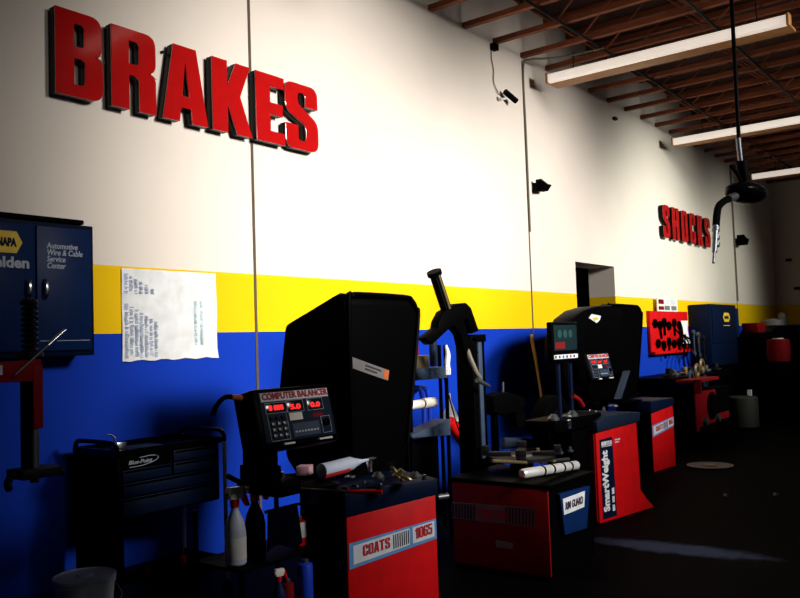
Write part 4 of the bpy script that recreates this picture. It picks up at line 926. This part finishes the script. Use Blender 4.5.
for i, (yy_, zz) in enumerate(((-.35, 3.35), (-.5, 2.65))):
    meta(MB().box(XB-.12, XB, yy_-.06, yy_+.06, zz-.03, zz+.03).build('wall_bracket', IRON), ['upper', 'lower'][i]+' small dark bracket on the shaded back wall', 'bracket', 'brackets on the back wall')

# ------------------------------------------------------------------ drop hose from the ceiling
YH = -3.
def hp_(px_, py_, dy=0.): return wy(px_, py_, YH+dy)
t = thing('drop_hose', 'black ceiling hose reel with drooping hose and chrome nozzle near the SHOCKS letters', 'hose reel', hp_(743, 190))
top = hp_(733, 10); top.z = 5.24; top.x = hp_(735, 60).x
MB().cyl(top, hp_(739, 142), .018).build('hanger_rod', BLACK, t)
MB().cyl(hp_(738, 138), hp_(741, 166), .022).build('swivel', STEEL, t)
MB().cyl(hp_(741, 160), hp_(744, 181), .05).build('motor', BLACK, t)
MB().tube([hp_(731, 166), hp_(737, 174), hp_(743, 186)], .016, seg=8).build('supply_line', RUBBER, t)
c = hp_(746, 193); m = MB(); m.ball(c, 1., (.36, .17, .09), seg=24); m.build('reel_housing', BLACKG, t)
MB().tube([hp_(736, 196), hp_(726, 200), hp_(719, 206), hp_(717, 214), hp_(716, 226)], .030).build('hose', RUBBER, t)
MB().cyl(hp_(735, 196.5), hp_(728, 199), .034).build('hose_collar', STEEL, t)
MB().cyl(hp_(716, 224), hp_(714.5, 252), .024, .02).build('nozzle', STEEL, t)
for f in (228, 236, 243): MB().cyl(hp_(716, f), hp_(715.8, f+3), .030).build('nozzle_ring', STEEL, t)
MB().cyl(hp_(714.5, 250), hp_(713.5, 263), .012).build('nozzle_tip', STEEL, t)

# ------------------------------------------------------------------ light
def spot(loc, tgt, power, ang, blend, col=(1, .97, .94), rad=.8, scl=(1, 1, 1)):  # unseen spots added to pool light on the wall and machines
    ld = bpy.data.lights.new('added_spot', 'SPOT'); ld.energy = power; ld.spot_size = math.radians(ang); ld.spot_blend = blend; ld.color = col; ld.shadow_soft_size = rad
    o = bpy.data.objects.new('added_spot', ld); link(o); o.location = loc
    o.rotation_euler = (Vector(tgt)-Vector(loc)).to_track_quat('-Z', 'Y').to_euler(); o.scale = scl
    return o
spot((5.0, -7.6, 4.7), (5.6, 0, 2.8), 4200, 46, 1.)
spot((8.8, -7.6, 4.7), (9.3, 0, 2.5), 3900, 49, 1.)
spot((12.8, -7.6, 4.7), (13.8, 0, 2.6), 4000, 46, 1., (.97, 1, .93))
spot((15.6, -7.6, 4.7), (17.6, 0, 2.6), 1500, 36, 1., (.95, 1, .92))
spot((6.0, -8.6, 4.6), (5.5, -2.1, .85), 2300, 43, 1.)  # added for the machines' front faces
spot((2.2, -7.6, 4.7), (1.9, 0, 2.5), 230, 34, 1.)
wd = bpy.data.worlds.new('world'); scn.world = wd; wd.use_nodes = True
wd.node_tree.nodes['Background'].inputs[0].default_value = (.55, .7, 1, 1); wd.node_tree.nodes['Background'].inputs[1].default_value = .05
vs = scn.view_settings; vs.view_transform = 'Standard'; vs.look = 'None'; vs.gamma = 1; vs.exposure = 0; vs.use_curve_mapping = False
scn.cycles.use_denoising = True
